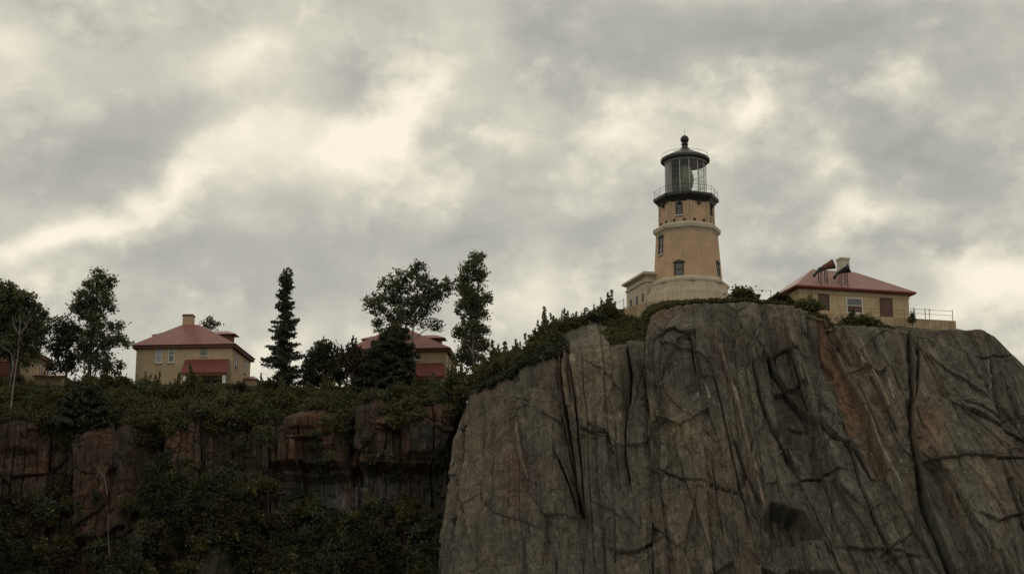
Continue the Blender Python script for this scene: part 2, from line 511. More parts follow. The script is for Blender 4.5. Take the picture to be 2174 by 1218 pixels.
def inpoly(px, py, pts, soft=6.0):
    """soft mask of a polygon"""
    ins = np.zeros(px.shape, bool); n = len(pts); j = n - 1
    for i in range(n):
        xi, yi = pts[i]; xj, yj = pts[j]
        c = ((yi > py) != (yj > py)) & (px < (xj - xi) * (py - yi) / (yj - yi + 1e-9) + xi)
        ins ^= c; j = i
    d, _ = polydist(px, py, list(pts) + [pts[0]])
    return np.where(ins, .5 + .5 * np.clip(d / soft, 0, 1), .5 - .5 * np.clip(d / soft, 0, 1))

def sheet(keys, nu, rows, vis=None):
    """patch through key columns (each a list of 3-D control points); rows = samples per span"""
    K = np.array([[list(p) for p in c] for c in keys], float)          # (nc, nk, 3)
    nc, nk, _ = K.shape
    ref = K[:, 2] if nk > 2 else K[:, 1]
    seg = np.hypot(np.diff(K[:, 2, 0]), np.diff(K[:, 2, 1])) + .35 * np.abs(np.diff(K[:, 2, 2]))
    s = np.concatenate([[0], np.cumsum(np.maximum(seg, .3))])
    u = np.linspace(0, s[-1], nu)
    if vis:
        a_, b_, nv = s[vis[0]], s[vis[1]], vis[2]; r0 = max(30, int((nu - nv) * a_ / (a_ + s[-1] - b_)))
        u = np.concatenate([np.linspace(0, a_, r0, endpoint=False), np.linspace(a_, b_, nv, endpoint=False), np.linspace(b_, s[-1], nu - nv - r0)])
    C = np.stack([[np.interp(u, s, K[:, k, c]) for c in range(3)] for k in range(nk)])  # nk,3,nu
    out = []
    for k in range(nk - 1):
        n = rows[k]
        t = np.linspace(0, 1, n, endpoint=(k == nk - 2))[:, None, None]
        out.append(C[k][None] * (1 - t) + C[k + 1][None] * t)
    P = np.concatenate(out, 0).transpose(0, 2, 1)                      # rows, nu, 3
    return P, np.broadcast_to(u, P.shape[:2]).copy()

def grid_faces(nr, nc):
    i = np.arange(nr * nc).reshape(nr, nc)
    return np.stack([i[:-1, :-1], i[:-1, 1:], i[1:, 1:], i[1:, :-1]], -1).reshape(-1, 4)

def smooth_rows(P, it):
    for _ in range(it):
        P[1:-1] = P[1:-1] * .5 + (P[:-2] + P[2:]) * .25
        P[:, 1:-1] = P[:, 1:-1] * .5 + (P[:, :-2] + P[:, 2:]) * .25
    return P

def normals(P):
    du = np.gradient(P, axis=1); dv = np.gradient(P, axis=0)
    n = np.cross(du, dv); n /= np.linalg.norm(n, axis=-1, keepdims=True) + 1e-9
    return n

# ------------------------------------------------------------------ lake
mw, g, b = new_mat('lake_water')
b.inputs['Base Color'].default_value = (.02, .03, .035, 1); b.inputs['Roughness'].default_value = .12
tc = g.n.new('ShaderNodeTexCoord'); wn = g.noise(tc.outputs['Object'], .7, 6, .6)
bp = g.n.new('ShaderNodeBump'); bp.inputs['Strength'].default_value = .6; bp.inputs['Distance'].default_value = .4
g.l.new(wn.outputs['Fac'], bp.inputs['Height']); g.l.new(bp.outputs[0], b.inputs['Normal'])
wv = MB(); wv.add([(-5000, -5000, 0), (5000, -5000, 0), (5000, 5000, 0), (-5000, 5000, 0)], [(0, 1, 2, 3)])
tag(wv.build('lake_water', mw), kind='structure')

# ------------------------------------------------------------------ headland (right cliff)
def P3(v): return (v.x, v.y, v.z)
head_cols = [  # lip px, py, Y | crest py, Y | foot Y
    (1002, 829, 161, 822, 172, 150), (1050, 806, 160, 797, 171, 147), (1100, 777, 159, 765, 169, 145),
    (1130, 758, 158, 735, 168, 144), (1165, 746, 157, 706, 168, 143), (1220, 739, 156, 675, 168, 142.5),
    (1300, 735, 156, 657, 168, 142), (1368, 731, 155.5, 647, 166, 142), (1384, 672, 156.5, 645, 163, 142),
    (1402, 660, 156, 642, 161, 142), (1460, 647, 154.5, 640, 160, 141.5), (1560, 643, 154, 637, 160, 141),
    (1620, 646, 154, 640, 160, 141), (1700, 656, 154, 651, 159, 141), (1752, 674, 154, 670, 158, 141),
    (1768, 692, 154, 688, 158, 141), (1860, 696, 154, 690, 158, 141), (1930, 701, 154, 694, 158, 141),
    (2030, 703, 154, 699, 158, 141), (2060, 702, 154, 700, 158, 141), (2090, 700, 154, 702, 158, 141.5), (2112, 713, 154, 714, 158, 142),
    (2150, 752, 154, 753, 158, 143), (2174, 775, 154, 776, 158, 143.5), (2260, 885, 155, 880, 159, 146),
    (2360, 1030, 157, 1020, 162, 149), (2470, 1200, 161, 1190, 167, 154),
]
keys = []
keys.append([(-5.0, 205, -1.5), (-4.0, 204, 18), (-2.0, 200, 31.5), (0, 206, 34), (6, 300, 34)])
keys.append([(-7.2, 172, -1.5), (-5.6, 173, 18), (-3.6, 176, 30.5), (-2, 182, 33), (0, 300, 34)])
k0 = at(1002, 829, 161)
keys.append([(-8.6, 158, -1.5), (-6.6, 162.5, 17), (k0.x - .4, 167.5, k0.z - .4), (k0.x + 1, 176, 31.5), (2, 300, 34)])
for px, py, Y, cpy, cY, fY in head_cols:
    lip = at(px, py, Y); cr = at(px, cpy, cY)
    t = np.clip((px - 1000) / 150, 0, 1)
    fx = at(px, 1100, fY).x - (1 - t) * 4.2
    mid = Vector((lip.x * .45 + fx * .55, lip.y * .5 + fY * .5 - 1.0 + (1 - t) * 1.2, lip.z * .52))
    back = (cr.x * 1.6, 300, 34 if px < 2100 else max(2, cr.z - 6))
    keys.append([(fx, fY, -1.5), P3(mid), P3(lip), P3(cr), back])
keys.append([(78, 172, -1.5), (76, 174, 8), (74, 178, 13), (74, 186, 14), (120, 300, 10)])
keys.append([(95, 230, -1.5), (94, 231, 2), (93, 233, 5), (95, 240, 6), (140, 300, 5)])

P, U = sheet(keys, 1740, [190, 370, 90, 60], (2, 27, 1500))
P = smooth_rows(P, 4)
N = normals(P)
if N[200, 900, 1] > 0: N = -N
px, py = project(P)
s = U; z = P[..., 2]
nr, ncol = z.shape
row = np.arange(nr)[:, None] + 0 * z
face = 1 - sstep(row, 545, 600)                   # 1 on the cliff face, fading over the lip
wx = fbm(s * .22, z * .16, 3, 4) * 3.0; wz = fbm(s * .2 + 40, z * .2, 8, 4) * 3.0
slant = 0.06 + 0.30 * sstep(px, 1480, 1800)
a = s + wx * .12 + z * slant
wf = fbm(s * .5, z * .25, 5, 2) * .3
D = np.zeros_like(z)
crackd = np.zeros_like(z)
tones = np.zeros_like(z)
for (w_, h_, off, ta, tb, cw, cd, seed, tk, dir_) in ((7.1, 17.0, 1.1, 1.2, 1.5, .12, .6, 11, .22, 0), (5.2, 16.0, .55, .5, .5, .08, .5, 111, .16, .25), (2.9, 11.0, .32, .3, .35, .06, .35, 23, .24, .12), (1.25, 5.2, .10, .13, .2, .045, .16, 37, .2, 0), (.5, 2.2, .03, .04, .05, .03, .05, 41, .2, 0)):
    o_, t1, t2, fa, fb_, ea, eb = bricks(a + z * dir_ * (px > 1420) + wf, z + wz * .2 + (s * .25 if dir_ else 0), w_, h_, seed)
    D += off * o_ + ta * t1 * fa * 1.6 + tb * t2 * fb_ * 1.6
    msk = sstep(vnoise(a / w_ * 1.3, z / h_ * 2.5, seed + 3), .46, .66)
    msk2 = sstep(vnoise(a / w_ * 1.3 + 9, z / h_ * 2.5, seed + 13), .52, .70)
    D -= cd * ((1 - sstep(ea, 0, cw)) * msk + (1 - sstep(eb, 0, cw * .7)) * msk2 * .6)
    tones += o_ * tk
for (wa, wb, off, ta, tb, seed) in ((4.4, 8.0, .35, .8, .8, 311), (1.5, 3.0, .07, .17, .2, 323), (.5, .7, .05, .08, .12, 337)):
    o_, t1, t2, da, db, e = cells((a + wf) / wa, (z + wz * .25) / wb, seed, .95)
    D += off * o_ + ta * t1 * da * 1.4 + tb * t2 * db * 1.4
    tones += o_ * .14
D += fbm(s * .12, z * .08, 60, 3) * 2.2 + fbm(s * 1.2, z * .9, 61, 3, .5) * .12 + fbm(s * 5, z * 4, 62, 3) * .05
# hand-placed joints: (points, half width px, depth m)
joints = [
    ([(1192, 748), (1194, 830), (1206, 900), (1212, 960), (1218, 1010), (1238, 1075)], 11, 2.6),
    ([(1180, 748), (1186, 850), (1200, 930), (1216, 1040)], 5, 1.8),
    ([(1210, 752), (1222, 850), (1232, 960), (1240, 1075)], 5, 1.2),
    ([(1332, 742), (1341, 790), (1336, 850)], 7, 1.8), ([(1364, 780), (1371, 815), (1377, 855)], 5, 1.3),
    ([(1330, 850), (1327, 960), (1336, 1010)], 4, 1.0), ([(1375, 735), (1360, 800), (1345, 870)], 3, .7),
    ([(1600, 770), (1616, 840), (1642, 905), (1678, 957)], 4, 1.1),
    ([(1632, 760), (1672, 815), (1718, 869), (1764, 925), (1800, 955), (1848, 1012)], 5, 1.5),
    ([(1648, 752), (1668, 742), (1690, 745)], 4, 1.1), ([(1680, 747), (1698, 803), (1720, 858)], 4.5, 1.5),
    ([(1934, 698), (1937, 780), (1938, 854), (1934, 915), (1952, 996), (1967, 1087), (1997, 1168), (2022, 1225)], 10, 3.0),
    ([(1950, 742), (1948, 800), (1944, 850)], 6, 1.4), ([(1768, 690), (1775, 712), (1786, 730)], 9, 2.2),
    ([(1967, 986), (2060, 978), (2120, 974), (2190, 966)], 3, .9), ([(2060, 880), (2110, 905), (2175, 930)], 3, .7),
    ([(2080, 756), (2100, 753), (2160, 752)], 3, .7), ([(2108, 756), (2114, 850), (2140, 960), (2175, 1075)], 3, .8),
    ([(1706, 1010), (1740, 1004), (1776, 1003)], 4, 1.0), ([(1804, 1161), (1870, 1166), (1938, 1174)], 4, 1.1),
    ([(1311, 1160), (1350, 1162), (1390, 1150)], 4, 1.2), ([(1180, 960), (1200, 1020), (1210, 1050)], 5, 1.2),
    ([(1800, 950), (1830, 1050), (1880, 1160), (1930, 1225)], 3.5, .9), ([(970, 1020), (985, 1080), (996, 1130)], 4, 1.0),
    ([(1620, 1120), (1560, 1040), (1500, 1030)], 3, .7), ([(2085, 1100), (2110, 1110), (2150, 1095), (2175, 1090)], 4, 1.1),
    ([(1400, 1000), (1480, 1030), (1560, 1045)], 4, .9), ([(1240, 920), (1290, 926), (1296, 940)], 3, .7),
    ([(1560, 940), (1600, 1040), (1625, 1090)], 3.5, .9), ([(1850, 800), (1880, 860), (1905, 905)], 3, .8),
    ([(1420, 720), (1450, 716), (1470, 740), (1478, 800)], 3, .8), ([(1100, 780), (1096, 860), (1108, 950)], 3, .8),
    ([(2140, 1020), (2160, 1080), (2185, 1120)], 5, 1.3), ([(1110, 1165), (1116, 1225)], 6, 1.6), ([(1180, 1175), (1184, 1225)], 4, 1.2),
]
jit = fbm(s * .35, z * .35, 71, 2) * 6 + fbm(s * 2, z * 2, 72, 2) * 2
for pts, hw, dep in joints:
    if abs(pts[-1][1] - pts[0][1]) < .35 * abs(pts[-1][0] - pts[0][0]): dep *= .55
    d, sd_ = polydist(px + jit, py + jit * .3, pts)
    D -= dep * .85 * (1 - sstep(d, hw * .12, hw * .55))
    D += dep * .3 * sd_ * np.exp(-d / 26.0) * (1 - sstep(d, 30, 60))
    crackd = np.maximum(crackd, 1 - sstep(d, hw * .3, hw))
# slabs: polygons pushed in or out
slabs = [
    ([(1742, 676), (1764, 686), (1800, 790), (1850, 930), (1880, 1010), (1850, 1020), (1800, 930), (1760, 790)], -1.1, 5),
    ([(1764, 690), (1850, 720), (1905, 850), (1930, 960), (1900, 1000), (1860, 920), (1800, 780)], -.4, 8),
    ([(1642, 1072), (1700, 1085), (1738, 1138), (1690, 1150), (1650, 1148), (1622, 1110)], -2.6, 10),
    ([(1690, 1150), (1750, 1152), (1775, 1225), (1660, 1225)], .9, 8),
    ([(1935, 860), (1990, 850), (2080, 870), (2150, 930), (2160, 965), (2060, 978), (1975, 984), (1950, 960)], .4, 8),
    ([(1385, 700), (1440, 690), (1520, 720), (1500, 800), (1420, 830), (1380, 780)], .9, 30),
    ([(1220, 745), (1330, 742), (1325, 960), (1240, 1060), (1225, 900)], .8, 10),
    ([(1570, 650), (1700, 665), (1700, 745), (1640, 760), (1600, 770)], .5, 15),
    ([(1940, 745), (1946, 700), (2060, 705), (2100, 720), (2110, 850), (2000, 850), (1940, 850)], -.5, 8),
    ([(1930, 850), (1975, 856), (1960, 960), (1945, 960)], -.9, 8),
]
for pts, off, soft in slabs:
    D += off * inpoly(px + jit * .5, py, pts, soft)
ridges = [([(1530, 742), (1545, 790), (1561, 843), (1580, 915), (1601, 986), (1618, 1060), (1632, 1133)], 6, .8),
          ([(1766, 690), (1800, 785), (1850, 900), (1884, 1000)], 4, .7), ([(1825, 717), (1855, 788), (1886, 864)], 4, .5),
          ([(1090, 880), (1100, 960), (1115, 1010)], 5, .4)]
for pts, hw, hgt in ridges:
    d, sd_ = polydist(px + jit * .4, py, pts)
    D += hgt * .6 * (1 - sstep(d, 0, hw * 1.6))
sh_ = inpoly(px, py, [(1208, 665), (1292, 660), (1296, 748), (1205, 752)], 8) * (row > 540)
D = D * (np.maximum(face, sh_ * .9) * .95 + .05)
# keep the lip where the skyline was measured
lipk = sstep(row, 480, 560)
D = D * (1 - .55 * lipk) 
D = np.clip(D, -5, 4) * (.8 + .2 * sstep(px, 1000, 1080))
V = P + N * D[..., None]
# top surface: soft lumps
topk = sstep(row, 560, 640)
V[..., 2] += topk * (fbm(P[..., 0] * .25, P[..., 1] * .25, 81, 4) * 1.2 - .15)
# ---- albedo of the rock
def C(*c): return np.array(c, float)
base = C(.100, .095, .078)[None, None] * np.ones(z.shape + (1,))
m1 = sstep(fbm(a * .28, z * .11, 90, 5, .6), -.12, .16)[..., None]
base = base * (1 - m1) + C(.135, .112, .084) * m1
m2 = sstep(fbm(s * .16 + 9, z * .10, 91, 5, .6), .02, .2)[..., None]
base = base * (1 - m2) + C(.092, .100, .080) * m2
m3 = sstep(fbm(a * .35, z * .10, 92, 5, .65), .12, .26)[..., None] * .45
base = base * (1 - m3) + C(.19, .115, .075) * m3
def stain(pts, col, soft, k):
    global base
    mm = (inpoly(px + jit * 1.3, py + jit, pts, soft) * (0.55 + .9 * np.clip(fbm(a * 1.2, z * .5, 95, 4) + .5, 0, 1)) * k).clip(0, 1)[..., None]
    base = base * (1 - mm) + C(*col) * mm
stain([(1738, 672), (1764, 682), (1800, 790), (1840, 900), (1800, 930), (1790, 880), (1768, 780)], (.22, .108, .055), 8, 1.0)
stain([(1790, 870), (1850, 900), (1890, 1010), (1850, 1020)], (.17, .11, .075), 10, .7)
stain([(1770, 700), (1850, 720), (1880, 850), (1820, 800)], (.15, .10, .075), 20, .5)
stain([(1936, 862), (2000, 870), (2012, 950), (1965, 975), (1940, 940)], (.18, .095, .055), 22, .6)
stain([(1400, 1040), (1500, 1040), (1520, 1100), (1440, 1110)], (.14, .09, .065), 20, .5)
stain([(1640, 660), (1700, 665), (1700, 720), (1650, 730)], (.15, .105, .08), 16, .5)
stain([(1380, 660), (1420, 655), (1410, 690), (1384, 700)], (.19, .11, .075), 10, .8)
stain([(1400, 880), (1520, 860), (1540, 960), (1440, 980)], (.17, .125, .075), 40, .7)
stain([(1215, 740), (1330, 735), (1310, 930), (1240, 940)], (.15, .12, .08), 20, .6)
stain([(960, 860), (1090, 860), (1080, 1000), (960, 1000)], (.14, .115, .075), 40, .6)
stain([(1060, 950), (1120, 960), (1130, 1090), (1080, 1080)], (.13, .07, .055), 20, .7)
stain([(1400, 700), (1480, 700), (1560, 850), (1500, 930), (1440, 850)], (.062, .066, .062), 30, .7)
for pts, hw, hgt in ridges:
    d, _ = polydist(px + jit * .4, py, pts)
    mm = ((1 - sstep(d, 0, hw)) * .75)[..., None]; base = base * (1 - mm) + C(.27, .205, .15) * mm
for pts in ([(1535, 745), (1580, 900), (1610, 1000)], [(1496, 820), (1506, 850)], [(1184, 830), (1196, 905), (1206, 960)], [(1218, 760), (1228, 850)], [(1305, 850), (1318, 890)], [(2105, 760), (2106, 830)], [(1880, 780), (1900, 850)], [(1870, 950), (1940, 1080)], [(1890, 920), (1915, 980)], [(1830, 760), (1870, 850)], [(1610, 975), (1625, 1000)], [(1475, 835), (1483, 850)]):
    d, _ = polydist(px + jit * .6, py, pts)
    mm = ((1 - sstep(d, 0, 3.5)) * .75 * sstep(vnoise(s * 2, z * .8, 77), .3, .6))[..., None]; base = base * (1 - mm) + C(.33, .29, .25) * mm
# soil and grass colour on the level ground behind the lip
gm = ((1 - inpoly(px, py, [(1212, 668), (1292, 664), (1292, 745), (1212, 750)], 6)) * sstep(row, 565, 590) * sstep(fbm(s * .5, P[..., 1] * .5, 99, 3), -.25, .0))[..., None]
base = base * (1 - gm) + C(.060, .052, .024) * gm
base = base * .62 + base.mean(-1, keepdims=True) * .38
base = base * .9 + base.mean(-1, keepdims=True) * .1
base *= C(1.13, 1.045, .915) * (1 + .85 * tones[..., None])
hl = np_mesh('headland', V.reshape(-1, 3), grid_faces(nr, ncol), rock_mat('headland_rock', 11), attr=base.reshape(-1, 3).clip(.008, .6))
tag(hl, kind='structure')
HV = V; HROW = row

# ------------------------------------------------------------------ left cliff and the ground behind it
lip_t = [(-700, 900), (-300, 890), (-50, 890), (0, 893), (30, 880), (62, 898), (150, 902), (240, 888), (290, 890), (350, 900), (420, 893), (520, 893),
         (552, 874), (600, 866), (700, 864), (738, 868), (850, 852), (900, 850), (955, 848), (990, 855)]
keys = []
for i, (qx, qy) in enumerate(lip_t):
    Yl = 171.5 + (1.5 * math.sin(qx * .013))
    lip = at(qx, qy, Yl)
    fh = 15.0 if (qx > 540 or 140 < qx < 300) else 9.0
    fh += 2.2 * math.sin(qx * .031) + 1.6 * math.sin(qx * .083 + 1)
    fb = Vector((lip.x, Yl - 2.2, lip.z - fh))
    mid = Vector((lip.x, 163, fb.z - 5))
    foot = Vector((lip.x, 144 + 6 * sstep(np.array(float(qx)), 700, 1000), -1.5))
    cy_ = float(np.interp(qx, [-700, 0, 400, 740, 1000], [815, 812, 813, 828, 838]))
    cr = at(qx, cy_, 181)
    keys.append([P3(foot), P3(mid), P3(fb), P3(lip), P3(cr), (cr.x * 1.7, 330, cr.z + 1)])
P, U = sheet([[k[0], k[1], k[3], k[4], k[5]] for k in keys], 1100, [4, 4, 4, 4])   # lateral param only
K = np.array(keys)
seg = np.abs(np.diff(K[:, 3, 0])); ss = np.concatenate([[0], np.cumsum(seg)])
w = np.concatenate([np.linspace(0, ss[2], 200, endpoint=False), np.linspace(ss[2], ss[-1], 900)])
Ck = np.stack([[np.interp(w, ss, K[:, k, c]) for c in range(3)] for k in range(6)])
out = []
rows = [60, 130, 230, 70, 40]
for k in range(5):
    t = np.linspace(0, 1, rows[k], endpoint=(k == 4))[:, None, None]
    out.append(Ck[k][None] * (1 - t) + Ck[k + 1][None] * t)
P = np.concatenate(out, 0).transpose(0, 2, 1)
P = smooth_rows(P, 3)
lipz = 2.3 * (h2(np.floor(P[..., 0] / 2.3 + 1.2 * vnoise(P[..., 0] * .4, P[..., 0] * 0, 9)), np.zeros(P.shape[:2]), 77) - .62)
rr_ = np.arange(P.shape[0])[:, None]
P[..., 2] += lipz * sstep(rr_, 300, 420) * (1 - sstep(rr_, 425, 450))
N = normals(P)
if N[250, 600, 1] > 0: N = -N
px, py = project(P); z = P[..., 2]; s = P[..., 0]; yy_ = P[..., 1]
nr, ncol = z.shape
row = np.arange(nr)[:, None] + 0 * z
face = sstep(row, 150, 200) * (1 - sstep(row, 395, 425))
wx = fbm(s * .3, z * .2, 103, 4) * 2; wz = fbm(s * .3, z * .25, 104, 4) * 1.5
D = np.zeros_like(z); tones = np.zeros_like(z)
wf = fbm(s * .9, z * .7, 105, 3) * .25
for (w_, h_, off, ta, tb, cw, cd, seed, tk) in ((3.2, 7.0, 1.4, .6, .6, .12, .9, 211, .34), (1.4, 3.6, .55, .3, .35, .07, .5, 223, .40), (.7, 1.5, .22, .16, .2, .06, .2, 237, .3), (.36, .5, .1, .06, .08, .04, .05, 251, .2)):
    o_, t1, t2, fa, fb_, ea, eb = bricks(s + wx * .12 + wf + z * .05, z + wz * .12 + wf * .6, w_, h_, seed)
    D += off * o_ + ta * t1 * fa * 1.6 + tb * t2 * fb_ * 1.6 - cd * ((1 - sstep(ea, 0, cw)) * .8 + (1 - sstep(eb, 0, cw)) * .5)
    tones += o_ * tk
# projecting pillars and gullies seen on the face
for (x0, x1, y0, y1, off) in ((165, 292, 885, 1150, 2.2), (0, 75, 890, 960, 1.0), (300, 345, 880, 1010, -2.2), (545, 592, 880, 1000, .8), (592, 735, 868, 1010, 1.6), (640, 722, 880, 955, .9),
                              (735, 760, 860, 1020, -2.4), (760, 850, 860, 1000, .8), (862, 950, 855, 970, 1.4), (575, 950, 990, 1090, -2.4), (500, 545, 900, 1000, -1.6), (80, 165, 900, 1000, -.8),
                              (560, 600, 1040, 1110, 2.4), (955, 1010, 850, 1200, -3.5)):
    D += off * .75 * inpoly(px + wx * 5, py + wz * 5, [(x0, y0), (x1, y0), (x1, y1), (x0, y1)], 7)
D += fbm(s * .1, z * .1, 260, 3) * 1.6 + fbm(s * 3, z * 2, 261, 4, .6) * .16
slope = sstep(row, 0, 60) * (1 - sstep(row, 150, 200))
D = D * np.clip(face + slope * .5, 0, 1) + slope * (fbm(s * .15, z * .15, 270, 4) * 5 + fbm(s * .9, z * .9, 271, 4) * .9)
D = np.clip(D, -5, 5)
V = P + N * D[..., None]
topk = sstep(row, 418, 450)
V[..., 2] += topk * fbm(P[..., 0] * .2, P[..., 1] * .2, 281, 4) * 1.0
base = C(.070, .050, .036)[None, None] * np.ones(z.shape + (1,))
m1 = sstep(fbm(s * .3, z * .25, 290, 5, .6), -.05, .15)[..., None]
base = base * (1 - m1) + C(.105, .062, .042) * m1
m2 = sstep(fbm(s * .4, z * .15, 291, 5, .6), .05, .2)[..., None]
base = base * (1 - m2) + C(.060, .060, .050) * m2
for (x0, x1, y0, y1, col) in ((640, 722, 885, 955, (.15, .075, .042)), (872, 948, 862, 965, (.13, .068, .042)), (575, 900, 1000, 1090, (.12, .12, .115)), (170, 290, 890, 960, (.11, .062, .042)), (560, 640, 920, 950, (.13, .09, .05))):
    mm = (inpoly(px + wx * 8, py + wz * 8, [(x0, y0), (x1, y0), (x1, y1), (x0, y1)], 14) * .75 * sstep(fbm(s * .8, z * .5, 295, 4), -.2, .1))[..., None]
    base = base * (1 - mm) + C(*col) * mm
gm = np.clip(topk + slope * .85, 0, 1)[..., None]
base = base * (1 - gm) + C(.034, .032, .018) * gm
base = base * .95 + base.mean(-1, keepdims=True) * .05
base *= .78 * (1 + .8 * tones[..., None] * face[..., None])
lc = np_mesh('cliff', V.reshape(-1, 3), grid_faces(nr, ncol), rock_mat('cove_rock', 2), attr=base.reshape(-1, 3).clip(.006, .5))
tag(lc, kind='structure')
LV = V; LROW = row; LPX = px; LPY = py

# ------------------------------------------------------------------ vegetation tools
def cards(cent, size, tint, elong=1.6, droop=None):
    """leaf quads round the given centres"""
    n = len(cent)
    d = rng.normal(size=(n, 3)); d /= np.linalg.norm(d, axis=1, keepdims=True)
    if droop is not None: d = d * .6 + droop; d /= np.linalg.norm(d, axis=1, keepdims=True)
    e = np.cross(d, rng.normal(size=(n, 3))); e /= np.linalg.norm(e, axis=1, keepdims=True) + 1e-9
    sz = (size * rng.uniform(.6, 1.35, n))[:, None]
    a_ = d * sz * elong * .5; b_ = e * sz * .5
    V = np.stack([cent - a_, cent - b_ * .9 + a_ * .1, cent + a_, cent + b_ * .9 + a_ * .1], 1).reshape(-1, 3)
    F = np.arange(n * 4).reshape(-1, 4)
    return V, F, np.repeat(tint, 4)

def clump_points(lobes, sub, per, subr, flat=.8):
    """lobes: (x,y,z,rx,ry,rz,weight); returns leaf points + tint + the clump centres"""
    pts = []; tin = []; cen = []
    for (x, y, z_, rx, ry, rz, wgt) in lobes:
        k = max(4, int(sub * wgt * 1.25))
        d = rng.normal(size=(k, 3)); d /= np.linalg.norm(d, axis=1, keepdims=True)
        r = rng.uniform(.1, 1.08, (k, 1)) ** .5
        c = np.array([x, y, z_]) + d * r * np.array([rx, ry, rz])
        cen.append(c)
        cr = subr * rng.uniform(.55, 1.35, (k, 1))
        q = np.repeat(c, per, 0); rr = np.repeat(cr, per, 0)
        o = rng.normal(size=(k * per, 3)) * np.array([1, 1, flat]) * .55 * rr
        pts.append(q + o)
        t = np.repeat(rng.uniform(.1, .75, k), per) + rng.uniform(-.15, .2, k * per)
        tin.append(t)
    return np.concatenate(pts), np.concatenate(tin).clip(0, 1), np.concatenate(cen)

def bent(p, q, n=4, wob=.08):
    p = Vector(p); q = Vector(q); L = (q - p).length
    out_ = [p]
    for i in range(1, n):
        t = i / n
        out_.append(p.lerp(q, t) + Vector((random.uniform(-1, 1), random.uniform(-1, 1), random.uniform(-.3, .8))) * wob * L)
    out_.append(q); return out_

def px_tree(name, label, cat, basepx, lobes, Y, leaf='leaf', bark='bark', trunk_r=.28, sub=26, per=26, subr=.50, lsize=.20, group=None, twigs=0, depth=1.0, lean=None, fork=None, twig_up=1.2):
    """broadleaf tree: base (px,py), lobes [(px,py,rx px, ry px)] measured on the photo, at distance Y"""
    B = at(basepx[0], basepx[1], Y)
    ppm = FPX / (Y * math.cos(PITCH) + (B.z - CZ) * math.sin(PITCH))
    L = []
    tot = 0
    for (lx, ly, rx, ry) in lobes:
        c = at(lx, ly, Y) - B
        rx /= ppm; ry /= ppm
        L.append((c.x, random.uniform(-.5, .5) * rx * depth, c.z, rx, (rx + ry) * .5 * depth, ry, max(.15, rx * ry / 1.5)))
    root = empty(name, B); tag(root, label, cat, group)
    pts, tin, cen = clump_points(L, sub, per, subr)
    hi = pts[:, 2]; tin = tin + .12 * (fbm(pts[:, 0] * .5, pts[:, 2] * .5, 5, 2))
    V_, F_, T_ = cards(pts, lsize, tin)
    np_mesh('crown', V_, F_, M[leaf], root, attr=T_, attr_name='tint')
    mb = MB()
    top = max(L, key=lambda l: l[2])
    tx = fork if fork is not None else (top[0], 0, top[2])
    trunk = bent((0, 0, -1.0), tx, 7, .018)
    rad = [trunk_r * (1 - .88 * i / 7) for i in range(8)]
    mb.tube(trunk, rad, 7)
    for l in L:
        # limb leaves the trunk below the lobe
        zt = l[2] - (abs(l[0]) * .8 + l[5] * .8)
        k = min(range(8), key=lambda i: abs(trunk[i].z - max(zt, trunk[2].z)))
        st = trunk[k]
        limb = bent(st, (l[0], l[1], l[2] + l[5] * .3), 4, .06)
        r0 = rad[k] * .55
        mb.tube(limb, [r0 * (1 - .8 * i / 4) for i in range(5)], 5)
        near = cen[(np.abs(cen[:, 0] - l[0]) < l[3]) & (np.abs(cen[:, 2] - l[2]) < l[5])]
        for c in near[:: max(1, len(near) // 14)]:
            j = random.choice(limb[1:])
            mb.tube(bent(j, c, 2, .1), [r0 * .28, r0 * .2, .012], 4, caps=False)
    for c in cen[:: max(1, len(cen) // max(twigs, 1))] if twigs else []:
        e_ = Vector(c); tp = e_ + Vector((random.uniform(-.6, .6), random.uniform(-.5, .5), random.uniform(.5, twig_up)))
        mb.tube([e_ - Vector((0, 0, .5)), e_, tp], [.03, .022, .008], 4, caps=False)
    mb.build('trunk', M[bark], root)
    return root

